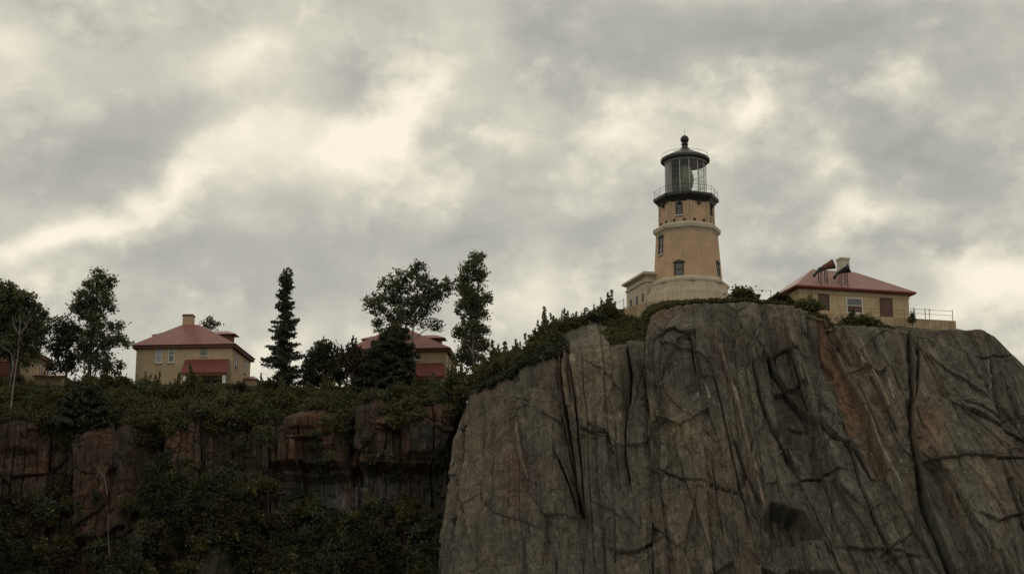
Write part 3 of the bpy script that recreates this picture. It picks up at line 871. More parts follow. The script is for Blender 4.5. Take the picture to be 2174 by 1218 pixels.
def conifer(name, label, basepx, toppy, Y, prof, dens=1.0, lsize=.3, group=None, droop=.35, knob=None, toplean=0.0, cat='spruce tree', gappy=.25):
    """spruce: prof(t) = radius in px at height fraction t"""
    B = at(basepx[0], basepx[1], Y); T = at(basepx[0], toppy, Y)
    H = T.z - B.z
    ppm = FPX / (Y * math.cos(PITCH) + (B.z - CZ) * math.sin(PITCH))
    root = empty(name, B); tag(root, label, cat, group)
    mb = MB(); mb.tube([(0, 0, -1), (0, 0, H * .5), (toplean * .5, 0, H * .8), (toplean, 0, H)], [.24, .17, .09, .02], 7)
    pts = []; tin = []
    n = int(H * 11 * dens)
    for i in range(n):
        t = (i + random.random()) / n; t = t ** 1.0
        r = prof(t) / ppm * random.uniform(.7, 1.1)
        if random.random() < gappy: r *= .5
        az = random.uniform(0, 2 * math.pi)
        h = H * t
        x0 = toplean * max(0, (t - .5) * 2) if toplean else 0
        dx, dy = math.cos(az), math.sin(az)
        k = max(4, int(r * 13 * dens))
        seg_ = np.linspace(.12, 1, k)
        lift = -droop * r * (seg_ ** 1.2) + .18 * r * seg_ ** 3
        xs = x0 + dx * r * seg_; ys = dy * r * seg_; zs = h + lift
        mb.tube([(x0, 0, h), (x0 + dx * r * .5, dy * r * .5, h + lift[k // 2]), (xs[-1], ys[-1], zs[-1])], [.035, .022, .008], 4, caps=False)
        m = 5
        wdt = .16 + .16 * r * (1 - seg_ * .7)
        q = np.stack([np.repeat(xs, m), np.repeat(ys, m), np.repeat(zs, m)], 1)
        wr = np.repeat(wdt, m)
        lat = rng.normal(size=k * m) * wr
        q[:, 0] += -dy * lat; q[:, 1] += dx * lat; q[:, 2] += rng.normal(size=k * m) * .07 - np.abs(lat) * .35
        pts.append(q); tin.append(np.clip(rng.uniform(.1, .6) + rng.uniform(-.1, .25, k * m), 0, 1))
    if knob:
        for kx, kz, kr in knob:
            q = rng.normal(size=(int(260 * kr * kr + 60), 3)); q /= np.linalg.norm(q, axis=1, keepdims=True)
            q = q * (rng.uniform(.2, 1, (len(q), 1)) ** .4) * kr + np.array([toplean + kx, 0, H + kz])
            pts.append(q); tin.append(rng.uniform(.05, .5, len(q)))
    pts = np.concatenate(pts); tin = np.concatenate(tin)
    V_, F_, T_ = cards(pts, lsize, tin, 1.9)
    np_mesh('crown', V_, F_, M['needle'], root, attr=T_, attr_name='tint')
    mb.build('trunk', M['bark'], root)
    return root

def shrub_mesh(leaf, seed_lobes, sub=18, per=24, subr=.3, lsize=.17):
    pts, tin, cen = clump_points(seed_lobes, sub, per, subr)
    V_, F_, T_ = cards(pts, lsize, tin)
    return V_, F_, T_, cen

def make_shrub(leaf, w=1.0, h=1.0, spiky=0, lsize=.17, bark='twig'):
    L = []
    for k in range(6):
        a_ = random.uniform(0, 6.28); r = random.uniform(0, .55) * w
        L.append((math.cos(a_) * r, math.sin(a_) * r, h * random.uniform(.3, .7), .45 * w, .45 * w, .34 * h, .6))
    root = empty('shrub', (0, 0, 0))
    V_, F_, T_, cen = shrub_mesh(leaf, L, lsize=lsize)
    mb = MB()
    extra = []
    for c in cen[::4]:
        mb.tube(bent((random.uniform(-.1, .1), random.uniform(-.1, .1), -.3), c, 3, .05), [.04, .03, .02, .01], 4, caps=False)
    for k in range(spiky):
        a_ = random.uniform(0, 6.28); r = random.uniform(0, .6) * w
        p0 = Vector((math.cos(a_) * r, math.sin(a_) * r, h * .4)); p1 = p0 + Vector((random.uniform(-.3, .3), random.uniform(-.3, .3), h * random.uniform(.6, 1.15)))
        mb.tube([p0, p0.lerp(p1, .5), p1], [.03, .02, .008], 4, caps=False)
        m = 46
        tt = rng.uniform(.1, 1, m)[:, None]
        q = np.array(p0)[None] * (1 - tt) + np.array(p1)[None] * tt + rng.normal(size=(m, 3)) * .15 * (1.15 - tt)
        v2, f2, t2 = cards(q, lsize * .9, rng.uniform(.2, .8, m))
        F_ = np.concatenate([F_, f2 + len(V_)]); V_ = np.concatenate([V_, v2]); T_ = np.concatenate([T_, t2])
    np_mesh('foliage', V_, F_, M[leaf], root, attr=T_, attr_name='tint')
    mb.build('stem', M[bark], root)
    return root

def copy_thing(o):
    c = o.copy(); COL.objects.link(c)
    for ch in o.children:
        d = ch.copy(); COL.objects.link(d); d.parent = c
    return c

# ------------------------------------------------------------------ placing helpers
_HT = HV[550:].reshape(-1, 3)[::5]; _LT = LV[405:].reshape(-1, 3)[::5]
def ground(x, y):
    best = -1e9
    for A in (_HT, _LT):
        d = (A[:, 0] - x) ** 2 + (A[:, 1] - y) ** 2
        i = int(np.argmin(d))
        if d[i] < 9: best = max(best, float(A[i, 2]))
    return best if best > -1e8 else 33.0

def local_hit(px, py, org, rz, yl=0.0, xl=None):
    """where the sight line through a photo point meets the wall plane y=yl (or x=xl) of a rotated building"""
    d = pdir(px, py); o = Vector((0, 0, CZ)) - Vector(org)
    c, s_ = math.cos(rz), math.sin(rz)
    ol = Vector((c * o.x + s_ * o.y, -s_ * o.x + c * o.y, o.z)); dl = Vector((c * d.x + s_ * d.y, -s_ * d.x + c * d.y, d.z))
    t = (yl - ol.y) / dl.y if xl is None else (xl - ol.x) / dl.x
    return ol + dl * t

def hip_roof(mb, x0, x1, y0, y1, z0, zr, r0, r1, ry0=None, ry1=None):
    """hipped roof solid: eave rectangle and a ridge from r0 to r1 (or a small ridge rectangle)"""
    ym0 = (y0 + y1) / 2 if ry0 is None else ry0; ym1 = ym0 if ry1 is None else ry1
    vs = [(x0, y0, z0), (x1, y0, z0), (x1, y1, z0), (x0, y1, z0), (r0, ym0, zr), (r1, ym0, zr), (r1, ym1 + .01, zr), (r0, ym1 + .01, zr)]
    mb.add(vs, [(0, 1, 5, 4), (1, 2, 6, 5), (2, 3, 7, 6), (3, 0, 4, 7), (4, 5, 6, 7), (0, 3, 2, 1)])

def wall_window(parent, T, u, h, w, hgt, frame='white', name='window', blind=0.0, sill=True, bars=1, fw=.09, proud=.05):
    """T(u, depth outwards, h) -> local point. frame ring, pane, optional blind and sill"""
    f = MB()
    for (a, b_, c, d) in ((u - w / 2, u - w / 2 + fw, h, h + hgt), (u + w / 2 - fw, u + w / 2, h, h + hgt), (u - w / 2 + fw, u + w / 2 - fw, h, h + fw), (u - w / 2 + fw, u + w / 2 - fw, h + hgt - fw, h + hgt)):
        f.box(a, b_, -.05, proud, c, d, lambda p: T(p.x, p.y, p.z))
    for k in range(bars):
        hh = h + hgt * (k + 1) / (bars + 1)
        f.box(u - w / 2 + fw, u + w / 2 - fw, -.04, proud - .012, hh - .035, hh + .035, lambda p: T(p.x, p.y, p.z))
    fo = f.build(name, M[frame], parent)
    g_ = MB(); g_.box(u - w / 2 + fw * .5, u + w / 2 - fw * .5, -.06, .012, h + fw * .5, h + hgt - fw * .5, lambda p: T(p.x, p.y, p.z))
    g_.build('pane', M['pane'], fo)
    if blind:
        b_ = MB(); b_.box(u - w / 2 + fw, u + w / 2 - fw, .013, .022, h + hgt * (1 - blind), h + hgt - fw, lambda p: T(p.x, p.y, p.z))
        b_.build('blind', M['blind'], fo)
    if sill:
        s_ = MB(); s_.box(u - w / 2 - .1, u + w / 2 + .1, -.05, .16, h - .14, h - .003, lambda p: T(p.x, p.y, p.z))
        s_.build('sill', M['sill'], fo)
    return fo

# ------------------------------------------------------------------ lighthouse
LY = 166.0
LB = at(1462, 640, LY)
lz = lambda py, Y=LY: at(1462, py, Y).z - LB.z
lh = empty('lighthouse', LB)
tag(lh, 'octagonal buff brick lighthouse with black lantern room on top of the cliff', 'lighthouse')
r8 = R(-90)
m = MB(); m.prism([(4.5, -2.2), (4.42, lz(634)), (4.36, lz(630)), (4.16, lz(629)), (4.05, lz(614))], 24, r8)
m.build('plinth', M['concrete'], lh, smooth=False)
m = MB(); m.prism([(3.98, lz(617)), (4.22, lz(614)), (4.30, lz(612)), (4.30, lz(607)), (4.10, lz(606)), (3.90, lz(603)), (3.86, lz(600)), (3.66, lz(599))], 8, r8)
m.build('base_moulding', M['concrete'], lh, bevel=.03)
W0, W1 = 3.60, 3.26
m = MB(); m.prism([(W0, lz(603)), (W1, lz(501))], 8, r8); m.build('lower_wall', M['brick_tower'], lh)
m = MB(); m.prism([(3.20, lz(505)), (3.30, lz(503)), (3.36, lz(500)), (3.56, lz(497)), (3.60, lz(490)), (3.50, lz(487.5)), (3.05, lz(484))], 8, r8)
m.build('belt_cornice', M['concrete'], lh, bevel=.03)
U0, U1 = 2.90, 2.86
m = MB(); m.prism([(U0, lz(488)), (U1, lz(434))], 8, r8); m.build('upper_wall', M['brick_tower'], lh)
for k in range(8):
    m = MB(); a_ = r8 + k * R(45)
    for sgn in (-1, 1):
        aa = a_ + sgn * .045
        m.tube([(2.89 * math.cos(aa), 2.89 * math.sin(aa), lz(486)), (2.86 * math.cos(aa), 2.86 * math.sin(aa), lz(437))], .1, 4)
    m.build('corner_pilaster', M['brick'], lh)
m = MB(); m.prism([(2.80, lz(440)), (2.98, lz(440)), (3.06, lz(437)), (3.30, lz(431)), (3.44, lz(430)), (3.48, lz(428)), (3.48, lz(423.5)), (3.40, lz(423))], 8, r8)
m.build('gallery_deck', M['black'], lh, bevel=.015)
for k in range(8):                       # small brackets under the deck
    am = r8 + (k + .5) * R(45)
    m = MB(); c, s_ = math.cos(am), math.sin(am)
    T = lambda p: Vector((c * p.x - s_ * p.y, s_ * p.x + c * p.y, p.z))
    m.box(2.64, 2.96, -.12, .12, lz(447), lz(439), T); m.build('bracket', M['black'], lh)
    for u in (-.55, .55):
        m = MB(); m.box(2.64, 2.80, u - .11, u + .11, lz(482), lz(477), T); m.build('scupper', M['frame_dark'], lh)
# railing
m = MB(); zt = lz(423); RR = 3.36
ring = lambda r, z_: [(r * math.cos(r8 + k * R(45)), r * math.sin(r8 + k * R(45)), z_) for k in range(9)]
rail = MB()
for hh, rd in ((.78, .017), (.42, .011)): rail.tube(ring(RR, zt + hh), rd, 5)
rail.build('handrail', M['iron'], lh)
for k in range(16):
    q0 = Vector(ring(RR, 0)[k // 2]); q1 = Vector(ring(RR, 0)[k // 2 + 1]); q = q0.lerp(q1, .5 * (k % 2))
    m = MB(); m.tube([(q.x, q.y, zt - .05), (q.x, q.y, zt + .82)], .02, 5); m.build('railing_post', M['iron'], lh)
# windows of the tower
def facet_T(am, apo0, h0, apo1, h1):
    c, s_ = math.cos(am), math.sin(am)
    def T(u, d, h):
        ap = apo0 + (apo1 - apo0) * (h - h0) / (h1 - h0)
        r_ = ap + d
        return Vector((c * r_ + s_ * -u * -1 * -1, s_ * r_ + c * u, h)) if False else Vector((c * r_ - s_ * u, s_ * r_ + c * u, h))
    return T
ca = math.cos(R(22.5))
def tower_window(fac, y0, y1, w, low=True, hood=False, fr='frame_dark'):
    am = r8 + fac * R(45)
    a0, b0, a1, b1 = (W0 * ca, lz(603), W1 * ca, lz(501)) if low else (U0 * ca, lz(488), U1 * ca, lz(434))
    Yf = LY + a0 * math.sin(am) * .96
    T = facet_T(am, a0, b0, a1, b1)
    h0 = lz(y1, Yf); h1 = lz(y0, Yf)
    fo = wall_window(lh, T, 0, h0, w, h1 - h0, fr, bars=1, fw=.12, proud=.08)
    if hood:
        hd = MB(); hd.add([T(*p) for p in ((-w / 2 - .12, 0, h1 - .05), (w / 2 + .12, 0, h1 - .05), (w / 2 + .12, 0, h1 + .08), (0, 0, h1 + .30), (-w / 2 - .12, 0, h1 + .08),
                 (-w / 2 - .12, .14, h1 - .05), (w / 2 + .12, .14, h1 - .05), (w / 2 + .12, .14, h1 + .08), (0, .14, h1 + .30), (-w / 2 - .12, .14, h1 + .08))],
                 [(4, 3, 2, 1, 0), (5, 6, 7, 8, 9), (0, 1, 6, 5), (1, 2, 7, 6), (2, 3, 8, 7), (3, 4, 9, 8), (4, 0, 5, 9)])
        hd.build('hood', M['frame_dark'], fo)
tower_window(-.5, 557, 586, 1.0, True, True); tower_window(.5 + 1, 558, 589, 1.0, True, True)
tower_window(-1.5, 503, 540, .95, True, True)
tower_window(-.5, 430, 456, .72, False); tower_window(1.5, 434, 461, .72, False)
# lantern
z0, z1 = lz(423), lz(345)
m = MB(); m.prism([(2.30, z0), (2.30, z0 + .22), (2.18, z0 + .25)], 32); m.build('lantern_curb', M['black'], lh)
def arc(r, a0, a1, n, z_): return [(r * math.cos(a0 + (a1 - a0) * k / n), r * math.sin(a0 + (a1 - a0) * k / n), z_) for k in range(n + 1)]
gm_ = MB()
A0, A1 = R(-138), R(70)
for k in range(16):
    a_, b_ = A0 + (A1 - A0) * k / 16, A0 + (A1 - A0) * (k + 1) / 16
    gm_.add([(2.15 * math.cos(a_), 2.15 * math.sin(a_), z0 + .24), (2.15 * math.cos(b_), 2.15 * math.sin(b_), z0 + .24), (2.15 * math.cos(b_), 2.15 * math.sin(b_), z1), (2.15 * math.cos(a_), 2.15 * math.sin(a_), z1)], [(0, 1, 2, 3)])
gm_.build('lantern_glass', M['glass'], lh)
pn = MB(); B0, B1 = R(70), R(222)
for k in range(12):
    a_, b_ = B0 + (B1 - B0) * k / 12, B0 + (B1 - B0) * (k + 1) / 12
    q = [(r_ * math.cos(t), r_ * math.sin(t), zz_) for zz_ in (z0 + .2, z1) for t in (a_, b_) for r_ in (2.12, 2.19)]
    pn.add(q, [(0, 2, 6, 4), (1, 5, 7, 3), (0, 4, 5, 1), (2, 3, 7, 6), (4, 6, 7, 5), (0, 1, 3, 2)])
pn.build('landward_panel', M['lantern_grey'], lh)
for k in range(9):
    t = A0 + (A1 - A0) * k / 8
    mm_ = MB(); mm_.tube([(2.17 * math.cos(t), 2.17 * math.sin(t), z0 + .2), (2.17 * math.cos(t), 2.17 * math.sin(t), z1)], .034, 5)
    mm_.build('glazing_bar', M['white'] if k not in (0, 8) else M['lantern_grey'], lh)
for fz in (.36, .68):
    mm_ = MB(); mm_.tube(arc(2.17, A0, A1, 26, z0 + (z1 - z0) * fz), .022, 4); mm_.build('glazing_ring', M['galv'], lh)
m = MB(); m.prism([(2.22, z1 - .02), (2.26, z1 + .04), (2.26, z1 - .28), (2.20, z1 - .30)], 32, cap=False); m.build('lantern_header', M['galv'], lh)
# lens
m = MB()
prof = [(.45, z0 + .3), (.5, z0 + .7)]
n = 22
for k in range(n + 1):
    t = k / n; rr_ = .50 + .38 * math.sin(math.pi * t)
    zz_ = z0 + .75 + (z1 - z0 - 1.25) * t
    prof += [(rr_, zz_), (rr_ - .07, zz_ + .05)]
prof += [(.3, z1 - .4), (.1, z1 - .2)]
m.prism(prof, 20); m.build('fresnel_lens', M['lens'], lh)
m = MB(); m.prism([(.42, z0), (.42, z0 + .35)], 12); m.build('lens_pedestal', M['galv'], lh)
m = MB(); m.prism([(2.05, lz(345.5)), (2.50, lz(344.5)), (2.56, lz(343)), (2.56, lz(339)), (2.46, lz(337)), (1.4, lz(327)), (.75, lz(320.5)), (.40, lz(316)), (.34, lz(313))], 32)
m.build('lantern_roof', M['lantern_roof'], lh)
m = MB(); m.prism([(2.56, lz(345)), (2.61, lz(344.3)), (2.61, lz(339.6)), (2.565, lz(339))], 32, cap=False); m.build('gutter', M['black'], lh)
m = MB(); m.prism([(.46, lz(318)), (.46, lz(315)), (.33, lz(314)), (.30, lz(309)), (.38, lz(307.5)), (.38, lz(306)), (.27, lz(305)), (.27, lz(303.5))], 16)
m.build('vent_neck', M['black'], lh)
zc = lz(296.5); m = MB()
m.prism([(.46 * math.sin(math.pi * k / 12) + .001, zc - .46 * math.cos(math.pi * k / 12)) for k in range(13)], 18); m.build('vent_ball', M['black'], lh, smooth=True)
m = MB(); m.tube([(0, 0, zc + .4), (0, 0, lz(273))], [.022, .012], 5); m.build('lightning_rod', M['iron'], lh)
m = MB(); m.tube([(2.45 * math.cos(2 * math.pi * k / 32), 2.45 * math.sin(2 * math.pi * k / 32), lz(330)) for k in range(33)], .018, 4)
for k in range(12):
    t = 2 * math.pi * k / 12
    m.tube([(2.45 * math.cos(t), 2.45 * math.sin(t), lz(336.5)), (2.45 * math.cos(t), 2.45 * math.sin(t), lz(330))], .016, 4)
m.build('roof_rail', M['iron'], lh)

# ------------------------------------------------------------------ annex
AY = 165.6; ARZ = math.atan2(.30, .95)
AO = at(1372, 640, AY); an = empty('annex_building', AO, ARZ)
tag(an, 'small flat roofed pale annex against the left side of the lighthouse', 'building')
top = at(1366, 577, AY).z - AO.z
m = MB(); m.box(0, 4.2, 0, 5.5, -1.6, top - .3); m.build('wall', M['concrete'], an)
m = MB(); m.box(-.08, 4.2, -.08, 5.6, -.4, .12); m.build('base_course', M['concrete'], an, bevel=.02)
m = MB(); m.box(-.42, 4.2, -.42, 5.9, top - .3, top - .12); m.box(-.34, 4.2, -.34, 5.82, top - .118, top); m.box(-.2, 4.2, -.2, 5.7, top - .42, top - .302)
m.build('cornice', M['concrete'], an, bevel=.02)
m = MB(); m.box(-.12, 4.2, -.12, 5.62, top - 1.05, top - .86); m.build('string_course', M['concrete'], an, bevel=.02)
for yl in (.9, 2.5, 4.2):
    wall_window(an, lambda u, d, h: Vector((-d, u, h)), yl, .1, .48, .95, 'frame_dark', bars=1, fw=.07, sill=False)

# retaining wall round the light station
m = MB()
pts = [at(1312, 645, 169), at(1330, 645, 164.2), at(1374, 645, 161.4), at(1440, 645, 160.4), at(1500, 645, 160.6), at(1558, 645, 162.5), at(1572, 645, 170)]
zt_ = at(1374, 641, 161.4).z; n = len(pts)
vs = [(p.x, p.y, zt_ - 3.2) for p in pts] + [(p.x, p.y, zt_) for p in pts]
m.add(vs, [(i, i + 1, n + i + 1, n + i) for i in range(n - 1)] + [tuple(range(n, 2 * n)), tuple(range(n))[::-1], (n - 1, 0, n, 2 * n - 1)])
tag(m.build('retaining_wall', M['terrace']), 'tan concrete retaining wall under the lighthouse and its annex', 'wall')

# ------------------------------------------------------------------ fog signal building
FA = at(1690, 605, 160.5); FBp = at(1947, 622, 164.05)
FRZ = math.atan2(FBp.y - FA.y, FBp.x - FA.x); FL = math.hypot(FBp.x - FA.x, FBp.y - FA.y); FD = 7.6; OV = .65
FG = 37.35                                   # floor height
fb = empty('fog_signal_building', (FA.x, FA.y, FG), FRZ)
tag(fb, 'low buff brick fog signal house with red hipped roof on the right of the cliff', 'building')
ez = FA.z - FG
m = MB(); m.box(OV, FL - OV, OV, FD - OV, -2.5, ez - .08); m.build('wall', M['brick_fog'], fb)
m = MB(); m.box(OV - .07, FL - OV + .07, OV - .07, FD - OV + .07, ez - .55, ez - .30); m.build('frieze', M['brick'], fb)
rise = at(1732, 568, 164.4).z - FA.z
m = MB(); hip_roof(m, 0, FL, 0, FD, ez + .06, ez + rise, 3.7, 8.6); rf = m.build('roof', M['roof_fog'], fb)
m = MB(); m.box(.04, FL - .04, .04, FD - .04, ez - .10, ez + .055); m.build('eave', M['roof_trim'], rf)
h = local_hit(1790, 560, (FA.x, FA.y, FG), FRZ, FD / 2 + .6)
m = MB(); ct = local_hit(1790, 549, (FA.x, FA.y, FG), FRZ, FD / 2 + .6).z
m.box(h.x - .5, h.x + .5, FD / 2 + .1, FD / 2 + 1.1, ez + rise - .9, ct - .22); ch = m.build('chimney', M['sill'], rf, bevel=.02)
m = MB(); m.box(h.x - .55, h.x + .55, FD / 2 + .05, FD / 2 + 1.15, ct - .22, ct); m.build('chimney_cap', M['concrete'], rf)
FT = lambda u, d, hh: Vector((u, OV - d, hh))
def fog_op(x0, x1, y0, y1):
    a_ = local_hit(x0, y1, (FA.x, FA.y, FG), FRZ, OV); b_ = local_hit(x1, y0, (FA.x, FA.y, FG), FRZ, OV)
    return (a_.x + b_.x) / 2, a_.z, b_.x - a_.x, b_.z - a_.z
for (x0, x1, y0, y1) in ((1740, 1758, 627, 658), (1871, 1892, 636, 677)):
    u, hh, w_, g_ = fog_op(x0, x1, y0, y1)
    m = MB(); m.box(u - w_ / 2, u + w_ / 2, -.05, .03, hh, hh + g_, lambda p: FT(p.x, p.y, p.z)); d_ = m.build('door', M['door'], fb)
    m = MB()
    m.box(u - w_ / 2 - .08, u - w_ / 2, -.05, .07, hh, hh + g_ + .12, lambda p: FT(p.x, p.y, p.z)); m.box(u + w_ / 2, u + w_ / 2 + .08, -.05, .07, hh, hh + g_ + .12, lambda p: FT(p.x, p.y, p.z))
    m.box(u - w_ / 2, u + w_ / 2, -.05, .07, hh + g_, hh + g_ + .12, lambda p: FT(p.x, p.y, p.z)); m.build('door_frame', M['frame_dark'], d_)
u, hh, w_, g_ = fog_op(1797, 1831, 633, 664)
fo = wall_window(fb, FT, u, hh, w_, g_, 'white', bars=1, fw=.13)
m = MB(); m.box(u - w_ / 2 + .14, u + w_ / 2 - .14, .013, .025, hh + .12, hh + g_ * .47, lambda p: FT(p.x, p.y, p.z)); m.build('lower_panel', M['door'], fo)
# fog trumpets on the roof
def horn(px0, py_leg, tip, elbow, mid, bell, brad, mat, label):
    yl = .55
    base = local_hit(px0, py_leg, (FA.x, FA.y, FG), FRZ, yl)
    sl = rise / (FD / 2); bz = ez + sl * yl
    Q = Vector((FA.x, FA.y, FG)); c, s_ = math.cos(FRZ), math.sin(FRZ)
    W = lambda l: Vector((Q.x + c * l.x - s_ * l.y, Q.y + s_ * l.x + c * l.y, Q.z + l.z))
    root = empty('fog_horn', W(Vector((base.x, yl, bz))), FRZ)
    tag(root, label, 'fog horn', 'fog horns on the roof')
    rel = lambda p, yy_=yl: local_hit(p[0], p[1], (FA.x, FA.y, FG), FRZ, yy_) - Vector((base.x, yl, bz))
    tp, el, md, bl = rel(tip, yl + .1), rel(elbow, yl + .1), rel(mid, yl), rel(bell, yl - .35)
    m_ = MB(); m_.tube([tp, tp.lerp(el, .6), el, el.lerp(md, .5), md], [.16, .15, .15, .22, .29], 12); m_.build('supply_pipe', M['black'], root, smooth=True)
    m_ = MB(); ax_ = (bl - md)
    m_.tube([el.lerp(md, .25), md, md + ax_ * .35, md + ax_ * .6, md + ax_ * .8, md + ax_ * .93, bl], [.16, .30, .36, .42, .47, .50, brad], 20, caps=False)
    m_.tube([bl, md + ax_ * .94, md + ax_ * .7, md + ax_ * .4], [brad - .03, .40, .22, .1], 20); m_.build('trumpet', M[mat], root, smooth=True)
    d_ = ax_.normalized(); m_ = MB(); m_.tube([bl - d_ * .05, bl + d_ * .02], [brad + .03, brad + .03], 24, caps=False); m_.build('bell_rim', M['black'], root)
    for dx in (-.38, .38):
        for dy in (-.2, .3):
            leg_top = Vector((dx * .85, dy, md.z - .1)); foot = Vector((dx, dy, sl * dy))
            m_ = MB(); m_.tube([foot - Vector((0, 0, .05)), leg_top], .055, 5); m_.build('leg', M['iron'], root)
    m_ = MB(); m_.box(-.42, .42, -.25, .35, md.z - .16, md.z - .08)
    m_.tube([(-.38, -.2, .35), (.38, -.2, md.z * .75)], .022, 4); m_.tube([(.38, -.2, .35), (-.38, -.2, md.z * .75)], .022, 4)
    m_.build('stand_frame', M['iron'], root)
horn(1748, 600, (1728, 586), (1733, 578), (1751, 567), (1770, 560), .50, 'rust', 'rust coloured fog horn on legs, left one of the two on the roof')
horn(1791, 603, (1771, 591), (1777, 580), (1790, 574), (1803, 569), .47, 'black', 'black round mouthed fog horn on legs, right one beside the chimney')
# terrace
TRx = local_hit(2030, 690, (FA.x, FA.y, FG), FRZ, -.9).x
m = MB(); m.box(1.6, TRx, -.9, FD + 1.5, -2.6, -.02)
te = m.build('terrace', M['terrace'], loc=(FA.x, FA.y, FG), bevel=.04); te.rotation_euler = (0, 0, FRZ)
tag(te, 'tan concrete terrace under the fog signal house reaching right along the cliff edge', 'terrace')
def fence(name, label, pts, hgt=1.05, rails=(1.0, .55), rad=.035, group=None, mat='iron'):
    root = empty(name, pts[0]); tag(root, label, 'fence', group)
    o = Vector(pts[0])
    for p in pts:
        q = Vector(p) - o; m_ = MB(); m_.tube([q - Vector((0, 0, .3)), q + Vector((0, 0, hgt + .05))], rad, 6); m_.build('post', M[mat], root)
    for h_ in rails:
        m_ = MB(); m_.tube([Vector(p) - o + Vector((0, 0, h_)) for p in pts], rad * .6, 5); m_.build('rail', M[mat], root)
    return root
QF = Vector((FA.x, FA.y, FG)); cF, sF = math.cos(FRZ), math.sin(FRZ)
def FW(px, py, yl=-.75):
    l = local_hit(px, py, QF, FRZ, yl); return Vector((QF.x + cF * l.x - sF * l.y, QF.y + sF * l.x + cF * l.y, FG))
fence('terrace_fence', 'iron post and rail fence on the terrace right of the fog signal house', [FW(q, 680) for q in (1940, 1965, 1974, 2023)], 1.1)
fence('cliff_edge_fence', 'thin wire fence in front of the fog signal house wall', [FW(q, 670) for q in (1784, 1850, 1920)], .8, (.75, .4), .02)
fence('ridge_fence', 'wire fence on the crest between lighthouse and fog signal house', [at(q, w_, 164) for q, w_ in ((1556, 632), (1596, 634), (1637, 636))], 1.0, (.95,), .03)
fence('path_railing', 'pale pipe railing climbing to the left of the annex', [at(q, w_, 167) for q, w_ in ((1282, 672), (1304, 661), (1324, 650))], .8, (.75,), .03, mat='galv')

